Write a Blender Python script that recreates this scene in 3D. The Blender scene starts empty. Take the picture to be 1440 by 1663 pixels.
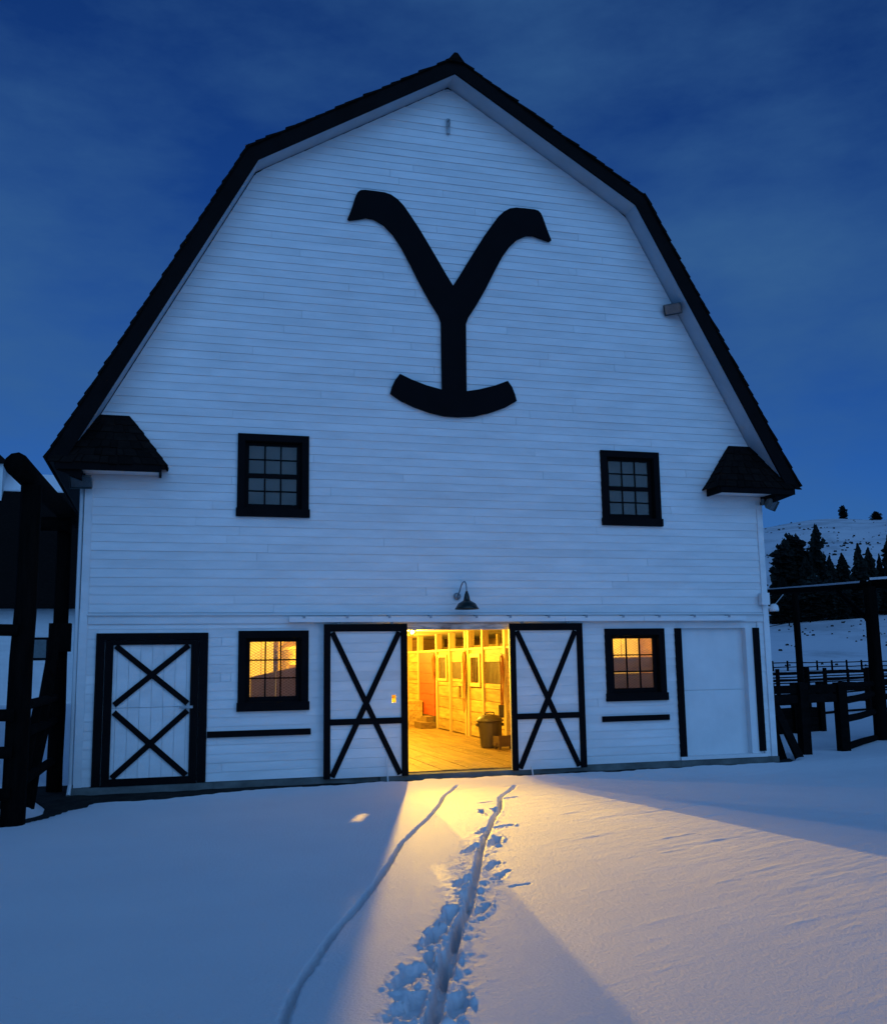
import bpy, math, random
import numpy as np
from mathutils import Vector, Matrix

random.seed(7)
rng = np.random.default_rng(7)
sc = bpy.context.scene
col = sc.collection

# ------------------------------------------------------------------ camera
PITCH, YAW, ROLL = 0.15087, -0.27431, -0.01506
CAM = Vector((-4.72526, -16.03252, 1.77864))
cy_, sy_ = math.cos(YAW), math.sin(YAW)
cp_, sp_ = math.cos(PITCH), math.sin(PITCH)
fw = Vector((-sy_ * cp_, cy_ * cp_, sp_))
rt = Vector((cy_, sy_, 0))
up = rt.cross(fw)
c_, s_ = math.cos(ROLL), math.sin(ROLL)
rt, up = rt * c_ + up * s_, -rt * s_ + up * c_
cam = bpy.data.cameras.new('camera')
cam.sensor_fit = 'HORIZONTAL'
cam.sensor_width = 36
cam.lens = 36 * 1599.555 / 1440
cam.clip_start = 0.1
cam.clip_end = 4000
camo = bpy.data.objects.new('camera', cam)
col.objects.link(camo)
M = Matrix((rt, up, -fw)).transposed().to_4x4()
M.translation = CAM
camo.matrix_world = M
sc.camera = camo

# ------------------------------------------------------------------ sky, dusk light, exposure
SUN_EL, SUN_AZ = math.radians(18), math.radians(176)   # the afterglow lies behind the photographer
w = bpy.data.worlds.new('World')
sc.world = w
w.use_nodes = True
nt = w.node_tree
nt.nodes.clear()
out = nt.nodes.new('ShaderNodeOutputWorld')
bg = nt.nodes.new('ShaderNodeBackground')
sky = nt.nodes.new('ShaderNodeTexSky')
sky.sky_type = 'NISHITA'
sky.sun_disc = False
sky.sun_elevation = SUN_EL
sky.sun_rotation = -SUN_AZ   # the node turns the other way round
sky.altitude = 1200
sky.air_density = 1.0
sky.dust_density = 0.2
sky.ozone_density = 4.0
tint = nt.nodes.new('ShaderNodeMix'); tint.data_type = 'RGBA'; tint.blend_type = 'MULTIPLY'
tint.inputs[0].default_value = 1.0
tint.inputs[7].default_value = (0.16, 0.49, 1.12, 1)
tc = nt.nodes.new('ShaderNodeTexCoord')
mp = nt.nodes.new('ShaderNodeMapping'); mp.inputs['Scale'].default_value = (1.0, 1.0, 2.6); mp.inputs['Location'].default_value = (2.2, 3.1, 5.0)
n1 = nt.nodes.new('ShaderNodeTexNoise'); n1.inputs['Scale'].default_value = 1.7
n1.inputs['Detail'].default_value = 9; n1.inputs['Roughness'].default_value = 0.6
cr = nt.nodes.new('ShaderNodeMapRange')
cr.inputs['From Min'].default_value = 0.36; cr.inputs['From Max'].default_value = 0.66
cr.inputs['To Min'].default_value = 0.0; cr.inputs['To Max'].default_value = 0.85
cloud = nt.nodes.new('ShaderNodeMix'); cloud.data_type = 'RGBA'
cloud.inputs[7].default_value = (0.72, 2.3, 5.5, 1)
nt.links.new(tc.outputs['Generated'], mp.inputs['Vector'])
nt.links.new(mp.outputs[0], n1.inputs['Vector'])
nt.links.new(n1.outputs['Fac'], cr.inputs['Value'])
nt.links.new(sky.outputs[0], tint.inputs[6])
nt.links.new(tint.outputs[2], cloud.inputs[6])
nt.links.new(cr.outputs[0], cloud.inputs[0])
nt.links.new(cloud.outputs[2], bg.inputs['Color'])
bg.inputs['Strength'].default_value = 0.053
nt.links.new(bg.outputs[0], out.inputs[0])

sl = bpy.data.lights.new('sun', 'SUN')
sl.energy = 1.48
sl.angle = math.radians(90)
sl.color = (0.23, 0.53, 1.0)
so = bpy.data.objects.new('sun', sl)
col.objects.link(so)
sd = Vector((math.sin(SUN_AZ) * math.cos(SUN_EL), math.cos(SUN_AZ) * math.cos(SUN_EL), math.sin(SUN_EL)))
so.rotation_euler = sd.to_track_quat('Z', 'Y').to_euler()

sc.view_settings.view_transform = 'Standard'
sc.view_settings.look = 'None'
sc.view_settings.exposure = 0
sc.view_settings.gamma = 1
sc.cycles.use_denoising = True
sc.cycles.max_bounces = 8
sc.cycles.transparent_max_bounces = 12
sc.cycles.sample_clamp_indirect = 4.0

LAMP_W = 640.0
LAMP_COL = (1.0, 0.565, 0.04)
FLOOD_W = 5200.0

# ------------------------------------------------------------------ helpers
class MB:
    def __init__(s): s.v = []; s.f = []
    def add(s, vs, fs):
        o = len(s.v); s.v += [tuple(p) for p in vs]; s.f += [tuple(i + o for i in f) for f in fs]; return s
    def box(s, x0, x1, y0, y1, z0, z1):
        return s.add([(x0,y0,z0),(x1,y0,z0),(x1,y1,z0),(x0,y1,z0),(x0,y0,z1),(x1,y0,z1),(x1,y1,z1),(x0,y1,z1)],
                     [(0,3,2,1),(4,5,6,7),(0,1,5,4),(1,2,6,5),(2,3,7,6),(3,0,4,7)])
    def prism(s, poly, y0, y1):
        """poly: (x, z) outline, counter-clockwise seen from -Y; extruded along y"""
        n = len(poly)
        vs = [(x, y0, z) for x, z in poly] + [(x, y1, z) for x, z in poly]
        fs = [tuple(range(n)), tuple(range(2*n-1, n-1, -1))]
        fs += [(i, i+n, (i+1) % n + n, (i+1) % n) for i in range(n)]
        return s.add(vs, fs)
    def bar(s, a, b, wd, hd, upv=(0,0,1)):
        """rectangular bar from a to b"""
        a = Vector(a); b = Vector(b); d = (b-a).normalized(); u = Vector(upv)
        sd = d.cross(u)
        if sd.length < 1e-4: sd = d.cross(Vector((1,0,0)))
        sd.normalize(); u = sd.cross(d).normalized()
        vs = []
        for p in (a, b):
            for i, j in ((-1,-1),(1,-1),(1,1),(-1,1)): vs.append(p + sd*(i*wd/2) + u*(j*hd/2))
        return s.add(vs, [(3,2,1,0),(4,5,6,7),(0,1,5,4),(1,2,6,5),(2,3,7,6),(3,0,4,7)])
    def tube(s, pts, rad, n=8, cap=True, jit=0.0):
        pts = [Vector(p) for p in pts]
        R = rad if isinstance(rad, (list, tuple)) else [rad]*len(pts)
        o = len(s.v); pu = None
        for i, p in enumerate(pts):
            d = (pts[min(i+1, len(pts)-1)] - pts[max(i-1, 0)]).normalized()
            if pu is None:
                pu = d.orthogonal().normalized()
            pu = (pu - d*pu.dot(d)).normalized(); q = d.cross(pu)
            for k in range(n):
                a = 2*math.pi*k/n; r = R[i]*(1+random.uniform(-jit, jit))
                s.v.append(tuple(p + pu*(math.cos(a)*r) + q*(math.sin(a)*r)))
        for i in range(len(pts)-1):
            for k in range(n):
                s.f.append((o+i*n+k, o+i*n+(k+1) % n, o+(i+1)*n+(k+1) % n, o+(i+1)*n+k))
        if cap:
            s.f.append(tuple(o+k for k in range(n-1, -1, -1)))
            s.f.append(tuple(o+(len(pts)-1)*n+k for k in range(n)))
        return s
    def lathe(s, prof, c=(0,0,0), n=20):
        o = len(s.v)
        for r, z in prof:
            for k in range(n):
                a = 2*math.pi*k/n
                s.v.append((c[0]+r*math.cos(a), c[1]+r*math.sin(a), c[2]+z))
        for i in range(len(prof)-1):
            for k in range(n):
                s.f.append((o+i*n+k, o+i*n+(k+1) % n, o+(i+1)*n+(k+1) % n, o+(i+1)*n+k))
        return s
    def build(s, name, mat, parent=None, smooth=False):
        me = bpy.data.meshes.new(name)
        me.from_pydata(s.v, [], s.f); me.update()
        if smooth: me.polygons.foreach_set('use_smooth', [True]*len(me.polygons))
        o = bpy.data.objects.new(name, me)
        if mat: me.materials.append(mat)
        col.objects.link(o)
        if parent: o.parent = parent
        return o

def tag(o, label=None, cat=None, group=None, kind=None):
    if label: o['label'] = label
    if cat: o['category'] = cat
    if group: o['group'] = group
    if kind: o['kind'] = kind
    return o

def thing(name, label, cat, group=None, loc=None):
    o = bpy.data.objects.new(name, None); col.objects.link(o)
    o.empty_display_size = 0.2
    if loc: o.location = loc
    return tag(o, label, cat, group)

def sub(name, parent):
    """an Empty for a part that is built of sub-parts"""
    o = bpy.data.objects.new(name, None); col.objects.link(o); o.parent = parent
    return o

def subtract(rect, holes):
    """rect (a0,a1,b0,b1) minus holes -> rectangles"""
    out = [rect]
    for h in holes:
        nxt = []
        for r in out:
            a0, a1, b0, b1 = r
            if h[1] <= a0 or h[0] >= a1 or h[3] <= b0 or h[2] >= b1: nxt.append(r); continue
            if h[0] > a0: nxt.append((a0, h[0], b0, b1))
            if h[1] < a1: nxt.append((h[1], a1, b0, b1))
            m0, m1 = max(a0, h[0]), min(a1, h[1])
            if h[2] > b0: nxt.append((m0, m1, b0, h[2]))
            if h[3] < b1: nxt.append((m0, m1, h[3], b1))
        out = nxt
    return [r for r in out if r[1]-r[0] > 0.004 and r[3]-r[2] > 0.004]

# numpy value noise
def vnoise(x, y, seed=0):
    xi = np.floor(x).astype(np.int64); yi = np.floor(y).astype(np.int64)
    fx = x-xi; fy = y-yi
    fx = fx*fx*fx*(fx*(fx*6-15)+10); fy = fy*fy*fy*(fy*(fy*6-15)+10)
    def h(a, b):
        n = (a*374761393 + b*668265263 + seed*974711) & 0x7fffffff
        n = ((n ^ (n >> 13))*1274126177) & 0x7fffffff
        return ((n ^ (n >> 16)) & 0xffff)/65535.0
    return (h(xi,yi)*(1-fx)+h(xi+1,yi)*fx)*(1-fy)+(h(xi,yi+1)*(1-fx)+h(xi+1,yi+1)*fx)*fy - 0.5
def fbm(x, y, oct=4, seed=0, gain=0.5):
    t = 0; a = 1
    for i in range(oct):
        t = t + a*vnoise(x*2**i+i*17.3, y*2**i-i*9.1, seed+i); a *= gain
    return t
def sstep(a, b, x):
    t = np.clip((x-a)/(b-a), 0, 1); return t*t*(3-2*t)

# ------------------------------------------------------------------ materials
def mat(name, base, rough=0.6, var=0.0, nscale=(8,8,8), bump=0.0, bscale=60, base2=None, metal=0.0,
        rand=0.0, spec=0.4, detail=6, obj_coord=False, bdist=0.02):
    m = bpy.data.materials.new(name); m.use_nodes = True
    t = m.node_tree; b = t.nodes['Principled BSDF']
    b.inputs['Roughness'].default_value = rough
    b.inputs['Metallic'].default_value = metal
    b.inputs['Specular IOR Level'].default_value = spec
    tcn = t.nodes.new('ShaderNodeTexCoord')
    src = tcn.outputs['Object']
    mpn = t.nodes.new('ShaderNodeMapping'); mpn.inputs['Scale'].default_value = nscale
    t.links.new(src, mpn.inputs['Vector'])
    oi = t.nodes.new('ShaderNodeObjectInfo')
    if rand:
        # each piece gets its own stretch of grain
        cx = t.nodes.new('ShaderNodeCombineXYZ')
        mul = t.nodes.new('ShaderNodeMath'); mul.operation = 'MULTIPLY'; mul.inputs[1].default_value = 57.0
        t.links.new(oi.outputs['Random'], mul.inputs[0])
        t.links.new(mul.outputs[0], cx.inputs[0]); t.links.new(mul.outputs[0], cx.inputs[2])
        t.links.new(cx.outputs[0], mpn.inputs['Location'])
    n = t.nodes.new('ShaderNodeTexNoise'); n.inputs['Scale'].default_value = 1.0
    n.inputs['Detail'].default_value = detail; n.inputs['Roughness'].default_value = 0.6
    t.links.new(mpn.outputs[0], n.inputs['Vector'])
    mx = t.nodes.new('ShaderNodeMix'); mx.data_type = 'RGBA'
    b2 = base2 or tuple(c*(1-var) for c in base)
    mx.inputs[6].default_value = (*b2, 1); mx.inputs[7].default_value = (*base, 1)
    ramp = t.nodes.new('ShaderNodeMapRange')
    ramp.inputs['From Min'].default_value = 0.3; ramp.inputs['From Max'].default_value = 0.65
    t.links.new(n.outputs['Fac'], ramp.inputs['Value'])
    t.links.new(ramp.outputs[0], mx.inputs[0])
    last = mx.outputs[2]
    if rand:
        hsv = t.nodes.new('ShaderNodeHueSaturation')
        mr = t.nodes.new('ShaderNodeMapRange'); mr.inputs['To Min'].default_value = 1-rand; mr.inputs['To Max'].default_value = 1+rand*0.6
        t.links.new(oi.outputs['Random'], mr.inputs['Value'])
        t.links.new(mr.outputs[0], hsv.inputs['Value'])
        t.links.new(last, hsv.inputs['Color']); last = hsv.outputs[0]
    t.links.new(last, b.inputs['Base Color'])
    if bump:
        bn = t.nodes.new('ShaderNodeTexNoise'); bn.inputs['Scale'].default_value = bscale
        bn.inputs['Detail'].default_value = 4
        t.links.new(mpn.outputs[0] if nscale[0] != nscale[2] else src, bn.inputs['Vector'])
        bp = t.nodes.new('ShaderNodeBump'); bp.inputs['Strength'].default_value = bump; bp.inputs['Distance'].default_value = bdist
        t.links.new(bn.outputs['Fac'], bp.inputs['Height'])
        t.links.new(bp.outputs[0], b.inputs['Normal'])
    return m

WHITE = mat('white_paint', (0.74,0.75,0.76), 0.6, base2=(0.60,0.61,0.62), nscale=(0.8,3,3), bump=0.25, bscale=3, rand=0.035)
WHITE_P = mat('white_panel_paint', (0.70,0.71,0.72), 0.5, var=0.12, nscale=(1.5,1.5,1.5), bump=0.1, bscale=20)
WORN = mat('worn_white_paint', (0.62,0.60,0.58), 0.7, base2=(0.16,0.11,0.085), nscale=(3,3,14), bump=0.3, bscale=3)
BLACK = mat('black_trim_paint', (0.0045,0.004,0.005), 0.75, var=0.45, nscale=(3,3,3), bump=0.15, bscale=40, spec=0.08)
EMBLEM = mat('matt_black_steel', (0.003,0.003,0.0045), 0.75, var=0.3, nscale=(2,2,2), spec=0.08)
SHING = mat('dark_cedar_shingle', (0.012,0.009,0.008), 0.9, base2=(0.005,0.004,0.004), nscale=(6,6,20), bump=0.5, bscale=3, rand=0.35, spec=0.06)
CONC = mat('weathered_concrete', (0.15,0.165,0.16), 0.9, base2=(0.06,0.068,0.066), nscale=(2,2,3), bump=0.3, bscale=25)
DIRT = mat('frozen_bare_dirt', (0.030,0.028,0.026), 0.95, base2=(0.012,0.012,0.012), nscale=(5,5,5), bump=0.6, bscale=22, spec=0.1)
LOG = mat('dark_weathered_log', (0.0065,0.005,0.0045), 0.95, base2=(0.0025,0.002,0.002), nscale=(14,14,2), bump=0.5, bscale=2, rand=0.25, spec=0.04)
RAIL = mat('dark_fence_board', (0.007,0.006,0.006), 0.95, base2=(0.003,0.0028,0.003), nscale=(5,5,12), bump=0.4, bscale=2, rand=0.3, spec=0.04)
PINE = mat('pine_plank', (0.52,0.37,0.14), 0.6, base2=(0.24,0.145,0.045), nscale=(14,1.6,14), bump=0.25, bscale=2, rand=0.28)
POSTW = mat('pale_pine_post', (0.56,0.40,0.20), 0.6, base2=(0.42,0.28,0.12), nscale=(12,12,1.6), bump=0.2, bscale=2, rand=0.12)
STALLIN = mat('stall_lining', (0.34,0.20,0.08), 0.75, base2=(0.20,0.11,0.04), nscale=(2,2,9), rand=0.2)
FLOOR = mat('worn_floor_plank', (0.24,0.15,0.05), 0.65, base2=(0.115,0.065,0.022), nscale=(9,0.9,9), bump=0.35, bscale=3, rand=0.18)
CEIL = mat('pale_ceiling_board', (0.82,0.74,0.58), 0.7, var=0.15, nscale=(6,1,6))
RED = mat('red_brown_door', (0.40,0.062,0.018), 0.6, base2=(0.29,0.04,0.012), nscale=(3,3,10), rand=0.12)
BAR = mat('grey_steel_bar', (0.22,0.17,0.12), 0.45, var=0.2, metal=0.3)
SOFF = mat('shade_tinted_soffit', (0.36,0.46,0.54), 0.8, var=0.15, nscale=(2,2,2), spec=0.1)  # blue-grey tint puts the wall's dusky shade into the white soffit's colour
BAFFLE = mat('dark_baffle_board', (0.16,0.10,0.05), 0.9, var=0.4, nscale=(3,3,10), rand=0.3)  # for the boards added as shade inside the lower windows
STEEL = mat('galvanised_steel', (0.30,0.33,0.36), 0.45, var=0.25, nscale=(12,12,12), metal=0.6)
FIXT = mat('grey_green_fixture', (0.10,0.13,0.14), 0.4, var=0.25, nscale=(9,9,9), metal=0.2)
ENAMEL = mat('dark_green_enamel', (0.006,0.014,0.014), 0.3, var=0.2)
CAN = mat('grey_plastic_can', (0.050,0.036,0.026), 0.5, var=0.2, nscale=(4,4,9))
BOXW = mat('brown_box_wood', (0.09,0.055,0.03), 0.7, var=0.3, nscale=(3,3,12))
ROPE = mat('russet_rope', (0.36,0.13,0.035), 0.85, base2=(0.20,0.06,0.015), nscale=(30,30,30), rand=0.3)
LEATHER = mat('tan_leather', (0.30,0.15,0.05), 0.6, var=0.35, nscale=(20,20,20), rand=0.3)
DARKH = mat('slot_shade_paint', (0.05,0.03,0.015), 0.9, var=0.3)  # dark colour standing for shade inside the feed slots
BARK = mat('conifer_bark', (0.035,0.025,0.020), 0.95, var=0.4, nscale=(4,4,1))
NEEDLE = mat('conifer_needles', (0.020,0.026,0.022), 0.9, base2=(0.008,0.011,0.010), nscale=(1.2,1.2,1.2), rand=0.3, spec=0.1)
SHRUB = mat('sagebrush', (0.035,0.036,0.032), 0.95, var=0.5, nscale=(0.3,0.3,0.3), spec=0.1)

def snow_mat(name, bump, patches=False):
    m = bpy.data.materials.new(name); m.use_nodes = True
    t = m.node_tree; b = t.nodes['Principled BSDF']
    b.inputs['Roughness'].default_value = 0.65
    b.inputs['Specular IOR Level'].default_value = 0.25
    g = t.nodes.new('ShaderNodeTexCoord')
    n = t.nodes.new('ShaderNodeTexNoise'); n.inputs['Scale'].default_value = 0.9; n.inputs['Detail'].default_value = 7
    t.links.new(g.outputs['Object'], n.inputs['Vector'])
    mx = t.nodes.new('ShaderNodeMix'); mx.data_type = 'RGBA'
    mx.inputs[6].default_value = (0.67,0.675,0.72,1); mx.inputs[7].default_value = (0.77,0.775,0.80,1)
    t.links.new(n.outputs['Fac'], mx.inputs[0])
    last = mx.outputs[2]
    if patches:
        mpn = t.nodes.new('ShaderNodeMapping'); mpn.inputs['Scale'].default_value = (0.05,0.03,0.12)
        n2 = t.nodes.new('ShaderNodeTexNoise'); n2.inputs['Scale'].default_value = 1.0; n2.inputs['Detail'].default_value = 9
        n2.inputs['Roughness'].default_value = 0.72
        t.links.new(g.outputs['Object'], mpn.inputs['Vector']); t.links.new(mpn.outputs[0], n2.inputs['Vector'])
        r = t.nodes.new('ShaderNodeMapRange'); r.inputs['From Min'].default_value = 0.48; r.inputs['From Max'].default_value = 0.60
        r.inputs['To Max'].default_value = 0.32
        t.links.new(n2.outputs['Fac'], r.inputs['Value'])
        m2 = t.nodes.new('ShaderNodeMix'); m2.data_type = 'RGBA'; m2.inputs[7].default_value = (0.10,0.095,0.085,1)
        t.links.new(r.outputs[0], m2.inputs[0]); t.links.new(last, m2.inputs[6]); last = m2.outputs[2]
    t.links.new(last, b.inputs['Base Color'])
    bn = t.nodes.new('ShaderNodeTexNoise'); bn.inputs['Scale'].default_value = 38; bn.inputs['Detail'].default_value = 6
    bn.inputs['Roughness'].default_value = 0.65
    t.links.new(g.outputs['Object'], bn.inputs['Vector'])
    bp = t.nodes.new('ShaderNodeBump'); bp.inputs['Strength'].default_value = bump; bp.inputs['Distance'].default_value = 0.014
    t.links.new(bn.outputs['Fac'], bp.inputs['Height'])
    t.links.new(bp.outputs[0], b.inputs['Normal'])
    return m
SNOW = snow_mat('snow', 0.8)
SNOWHILL = snow_mat('snow_on_grass', 0.0, True)

def glass_mat(name, refl, dust, dustcol):
    m = bpy.data.materials.new(name); m.use_nodes = True
    t = m.node_tree; t.nodes.clear()
    o = t.nodes.new('ShaderNodeOutputMaterial')
    tr = t.nodes.new('ShaderNodeBsdfTransparent'); tr.inputs[0].default_value = (0.92,0.95,0.95,1)
    gl = t.nodes.new('ShaderNodeBsdfGlossy'); gl.inputs['Roughness'].default_value = 0.08
    df = t.nodes.new('ShaderNodeBsdfDiffuse'); df.inputs[0].default_value = (*dustcol, 1)
    tcn = t.nodes.new('ShaderNodeTexCoord'); n = t.nodes.new('ShaderNodeTexNoise'); n.inputs['Scale'].default_value = 5
    n.inputs['Detail'].default_value = 6
    t.links.new(tcn.outputs['Object'], n.inputs['Vector'])
    mr = t.nodes.new('ShaderNodeMapRange'); mr.inputs['To Min'].default_value = dust*0.6; mr.inputs['To Max'].default_value = dust*1.4
    t.links.new(n.outputs['Fac'], mr.inputs['Value'])
    a = t.nodes.new('ShaderNodeMixShader'); t.links.new(mr.outputs[0], a.inputs[0])
    t.links.new(tr.outputs[0], a.inputs[1]); t.links.new(df.outputs[0], a.inputs[2])
    lw = t.nodes.new('ShaderNodeFresnel'); lw.inputs['IOR'].default_value = refl
    c = t.nodes.new('ShaderNodeMixShader'); t.links.new(lw.outputs[0], c.inputs[0])
    t.links.new(a.outputs[0], c.inputs[1]); t.links.new(gl.outputs[0], c.inputs[2])
    t.links.new(c.outputs[0], o.inputs[0])
    return m
GLASS = glass_mat('window_glass', 1.45, 0.03, (0.4,0.4,0.4))
DUSTY = glass_mat('dusty_loft_glass', 1.38, 0.20, (0.40,0.42,0.40))

def emit_mat(name, c, s):
    m = bpy.data.materials.new(name); m.use_nodes = True
    t = m.node_tree; t.nodes.clear()
    o = t.nodes.new('ShaderNodeOutputMaterial'); e = t.nodes.new('ShaderNodeEmission')
    e.inputs[0].default_value = (*c, 1); e.inputs[1].default_value = s
    t.links.new(e.outputs[0], o.inputs[0]); return m
BULB = emit_mat('lit_bulb', (1.0,0.62,0.2), 6)

# ------------------------------------------------------------------ snow ground
EX = [-9.5,-8.2,-7.4,-6.6,-6.2,-5.95,-5.6,-4.8,-4.0,-3.0,-1.5,0.0,1.0,2.5,4.0,6.0,6.3,6.9]
EY = [ 0.2, -1.6,-2.7,-2.5,-2.0,-1.25,-0.78,-0.68,-0.52,-0.36,-0.28,-0.27,-0.24,-0.30,-0.20,-0.16,-0.1,1.2]
def base_z(x, y):
    return -0.11 - 0.09*sstep(0.0, 1.3, -y) - 0.10*sstep(1.0, 9.0, x)*sstep(-1.0,4.0,-y)
def polyd(x, y, pts):
    """distance to a polyline and the parameter along it (metres)"""
    best = np.full(x.shape, 1e9); par = np.zeros(x.shape); side = np.zeros(x.shape); L = 0
    for (ax, ay), (bx, by) in zip(pts[:-1], pts[1:]):
        dx, dy = bx-ax, by-ay; l = math.hypot(dx, dy)
        t = np.clip(((x-ax)*dx+(y-ay)*dy)/(l*l), 0, 1)
        d = np.hypot(x-ax-t*dx, y-ay-t*dy)
        k = d < best
        best = np.where(k, d, best); par = np.where(k, L+t*l, par)
        side = np.where(k, np.sign((x-ax)*dy-(y-ay)*dx), side)
        L += l
    return best, par, side
TL = [(-0.25,-0.80),(-0.37,-1.01),(-0.77,-1.82),(-1.13,-2.8),(-1.53,-3.76),(-1.79,-4.31),(-2.25,-5.35),(-2.6,-6.36),(-2.9,-7.17),(-3.2,-7.92),(-3.49,-8.58),(-3.74,-9.27),(-3.93,-9.79),(-4.04,-10.23),(-4.12,-10.7),(-4.18,-11.5),(-4.25,-13)]
TR = [(0.60,-1.05),(0.42,-1.41),(-0.09,-2.31),(-0.41,-3.26),(-0.7,-3.88),(-1.0,-4.6),(-1.34,-5.42),(-1.59,-6.07),(-1.84,-6.78),(-2.11,-7.5),(-2.37,-8.21),(-2.6,-8.71),(-2.79,-9.23),(-2.99,-9.73),(-3.15,-10.16),(-3.3,-10.55),(-3.55,-11.4),(-3.9,-12.8)]
# footprints and drag marks: start, end, half width, depth
FP = [(-0.53,-2.75,-0.31,-2.68,0.03,.03),(-0.08,-2.47,0.16,-2.35,0.03,.03),(-0.71,-3.31,-0.78,-3.72,0.05,.05),(-0.51,-3.28,-0.55,-3.59,0.05,.06),(-0.94,-4.69,-0.74,-4.58,0.07,.07),(-1.27,-5.03,-1.08,-4.67,0.055,.05),
      (-1.32,-5.73,-1.12,-5.28,0.075,.09),(-1.70,-6.0,-1.48,-5.62,0.06,.08),(-1.75,-6.85,-1.56,-6.56,0.05,.05),(-1.85,-7.36,-1.63,-7.01,0.05,.045),(-2.24,-7.5,-2.04,-7.15,0.055,.09),(-2.36,-8.05,-2.25,-7.75,0.045,.09),
      (-2.34,-8.40,-2.2,-8.18,0.05,.07),(-2.93,-9.12,-2.75,-8.75,0.07,.14),(-2.68,-8.6,-2.50,-8.22,0.06,.11),(-2.71,-9.0,-2.5,-8.5,0.04,.12),(-3.02,-9.82,-2.85,-9.35,0.075,.18),(-3.06,-9.69,-2.98,-9.34,0.05,.08),
      (-3.34,-9.93,-3.14,-9.62,0.10,.08),(-3.40,-10.43,-3.24,-10.1,0.08,.08),(-3.16,-10.49,-3.04,-10.2,0.07,.11),(-3.27,-10.56,-3.14,-10.15,0.04,.10),(-1.82,-7.66,-1.62,-7.59,0.03,.02),(-3.52,-10.47,-3.40,-10.23,0.05,.05),(-3.3,-11.0,-3.2,-10.7,0.09,.12)]
def snow_z(x, y):
    e = np.interp(x, EX, EY)
    z = base_z(x, y)
    near = (np.abs(x) < 14) & (y > -16) & (y < 6)
    big = fbm(x/4.1, y/2.6, 2, 3)*0.012 + fbm(x/17., y/15., 2, 9)*0.22*sstep(9, 30, np.hypot(x, y+4))
    # wind ripples, long across the slope
    u = x*0.93+y*0.36; v = -x*0.36+y*0.93
    wv = fbm(u/0.9, v/0.17, 3, 21, 0.55)+0.8*fbm(u/0.34, v/0.055, 3, 26, 0.6)
    amp = 0.22+0.78*sstep(-1.6, 1.2, x)
    rip = wv*0.0046*amp
    # little drift lips
    lip = np.clip(fbm(u/0.7, v/0.10, 3, 44)-0.36, 0, 1)*0.028*amp
    z = z + 0.055 + big + (rip + lip)*sstep(0.15, 0.8, e-y)
    # ski / sled grooves
    d, p, s = polyd(x, y, TL)
    wob = 0.010*np.sin(p*9)+0.012*fbm(p*3, p*0, 2, 5)
    d = d+0.010*fbm(x*22, y*22, 2, 77); wd = 0.020+0.003*sstep(3, 9, p)+wob*0.2
    z = z - 0.10*(1-sstep(wd*0.85, wd*1.25, d))*sstep(0.0, 0.5, p) + 0.010*np.exp(-((d-wd*2.0)/0.022)**2)*(s < 0)*np.clip(vnoise(x*12, y*12, 8)*3-0.4, 0, 1)
    d, p, s = polyd(x, y, TR)
    d = d+0.010*fbm(x*22, y*22, 2, 79); wd = 0.026+0.008*sstep(4, 9, p)
    rough = sstep(2.2, 6.5, p)
    z = z - 0.105*(1-sstep(wd*0.7, wd*1.35, d))*sstep(0.0, 0.4, p) + 0.012*np.exp(-((d-wd*2.0)/0.03)**2)*np.clip(vnoise(x*10, y*10, 18)*2, 0, 1)
    # scuffed snow either side of the trail
    sc_ = np.exp(-(d/(0.10+0.13*rough))**2)*sstep(1.4, 3.4, p)*(1-0.6*np.exp(-(d/0.07)**2))
    z = z + sc_*(fbm(x*11, y*7.5, 4, 60, 0.7)*0.030*(0.3+0.7*rough)) - 0.008*sc_*rough
    for k, (ax, ay, bx_, by_, hw, dp) in enumerate(FP):
        m = (x > min(ax,bx_)-.4) & (x < max(ax,bx_)+.4) & (y > min(ay,by_)-.4) & (y < max(ay,by_)+.4)
        if not m.any(): continue
        xm, ym = x[m], y[m]
        wx = xm+0.03*fbm(xm*9, ym*9, 4, k+100, 0.6); wy = ym+0.05*fbm(xm*9+9, ym*9, 4, k+140, 0.6)
        r = polyd(wx, wy, [(ax, ay), (bx_, by_)])[0]/(hw*0.70)
        z[m] += -dp*0.80*(1-sstep(0.68, 1.12, r))*(0.85+0.5*vnoise(xm*13, ym*13, k+31)) \
                + dp*0.20*np.exp(-((r-1.55)/0.28)**2)*np.clip(0.3+2.6*fbm(xm*19, ym*19, 3, k+7), 0, 1.6)
    # bare frozen dirt under the eaves
    inb = (x > -9.0) & (x < 6.75) & (y < 1.5)
    edge = e - y + 0.10*fbm(x*3.2, y*3.2, 3, 71)+0.05*vnoise(x*9, y*9, 72)
    keep = sstep(-0.05, 0.16, edge)
    keep = np.where(inb, keep, 1.0)
    zz = base_z(x, y)-0.06
    under = (np.abs(x) < 5.9) & (y > -0.02)
    return np.where(under, -0.45, zz + (z-zz)*keep)
def axis(lo, hi, segs):
    """segs: list of (start, stop, step); outside them the spacing grows to lo / hi"""
    a = []
    for s0, s1, st in segs: a += list(np.arange(s0, s1, st))
    a.append(segs[-1][1])
    st = segs[-1][2]; v = a[-1]
    while v < hi: st *= 1.22; v += st; a.append(v)
    st = segs[0][2]; v = a[0]; b = []
    while v > lo: st *= 1.22; v -= st; b.append(v)
    return np.array(b[::-1]+a)
gx = axis(-900, 900, [(-9,-4.6,0.06),(-4.6,0.8,0.0125),(0.8,5.0,0.03),(5.0,12,0.09)])
gy = axis(-400, 1200, [(-12.2,0.3,0.022),(0.3,6,0.12)])
X, Y = np.meshgrid(gx, gy)
Z = snow_z(X, Y)
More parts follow.
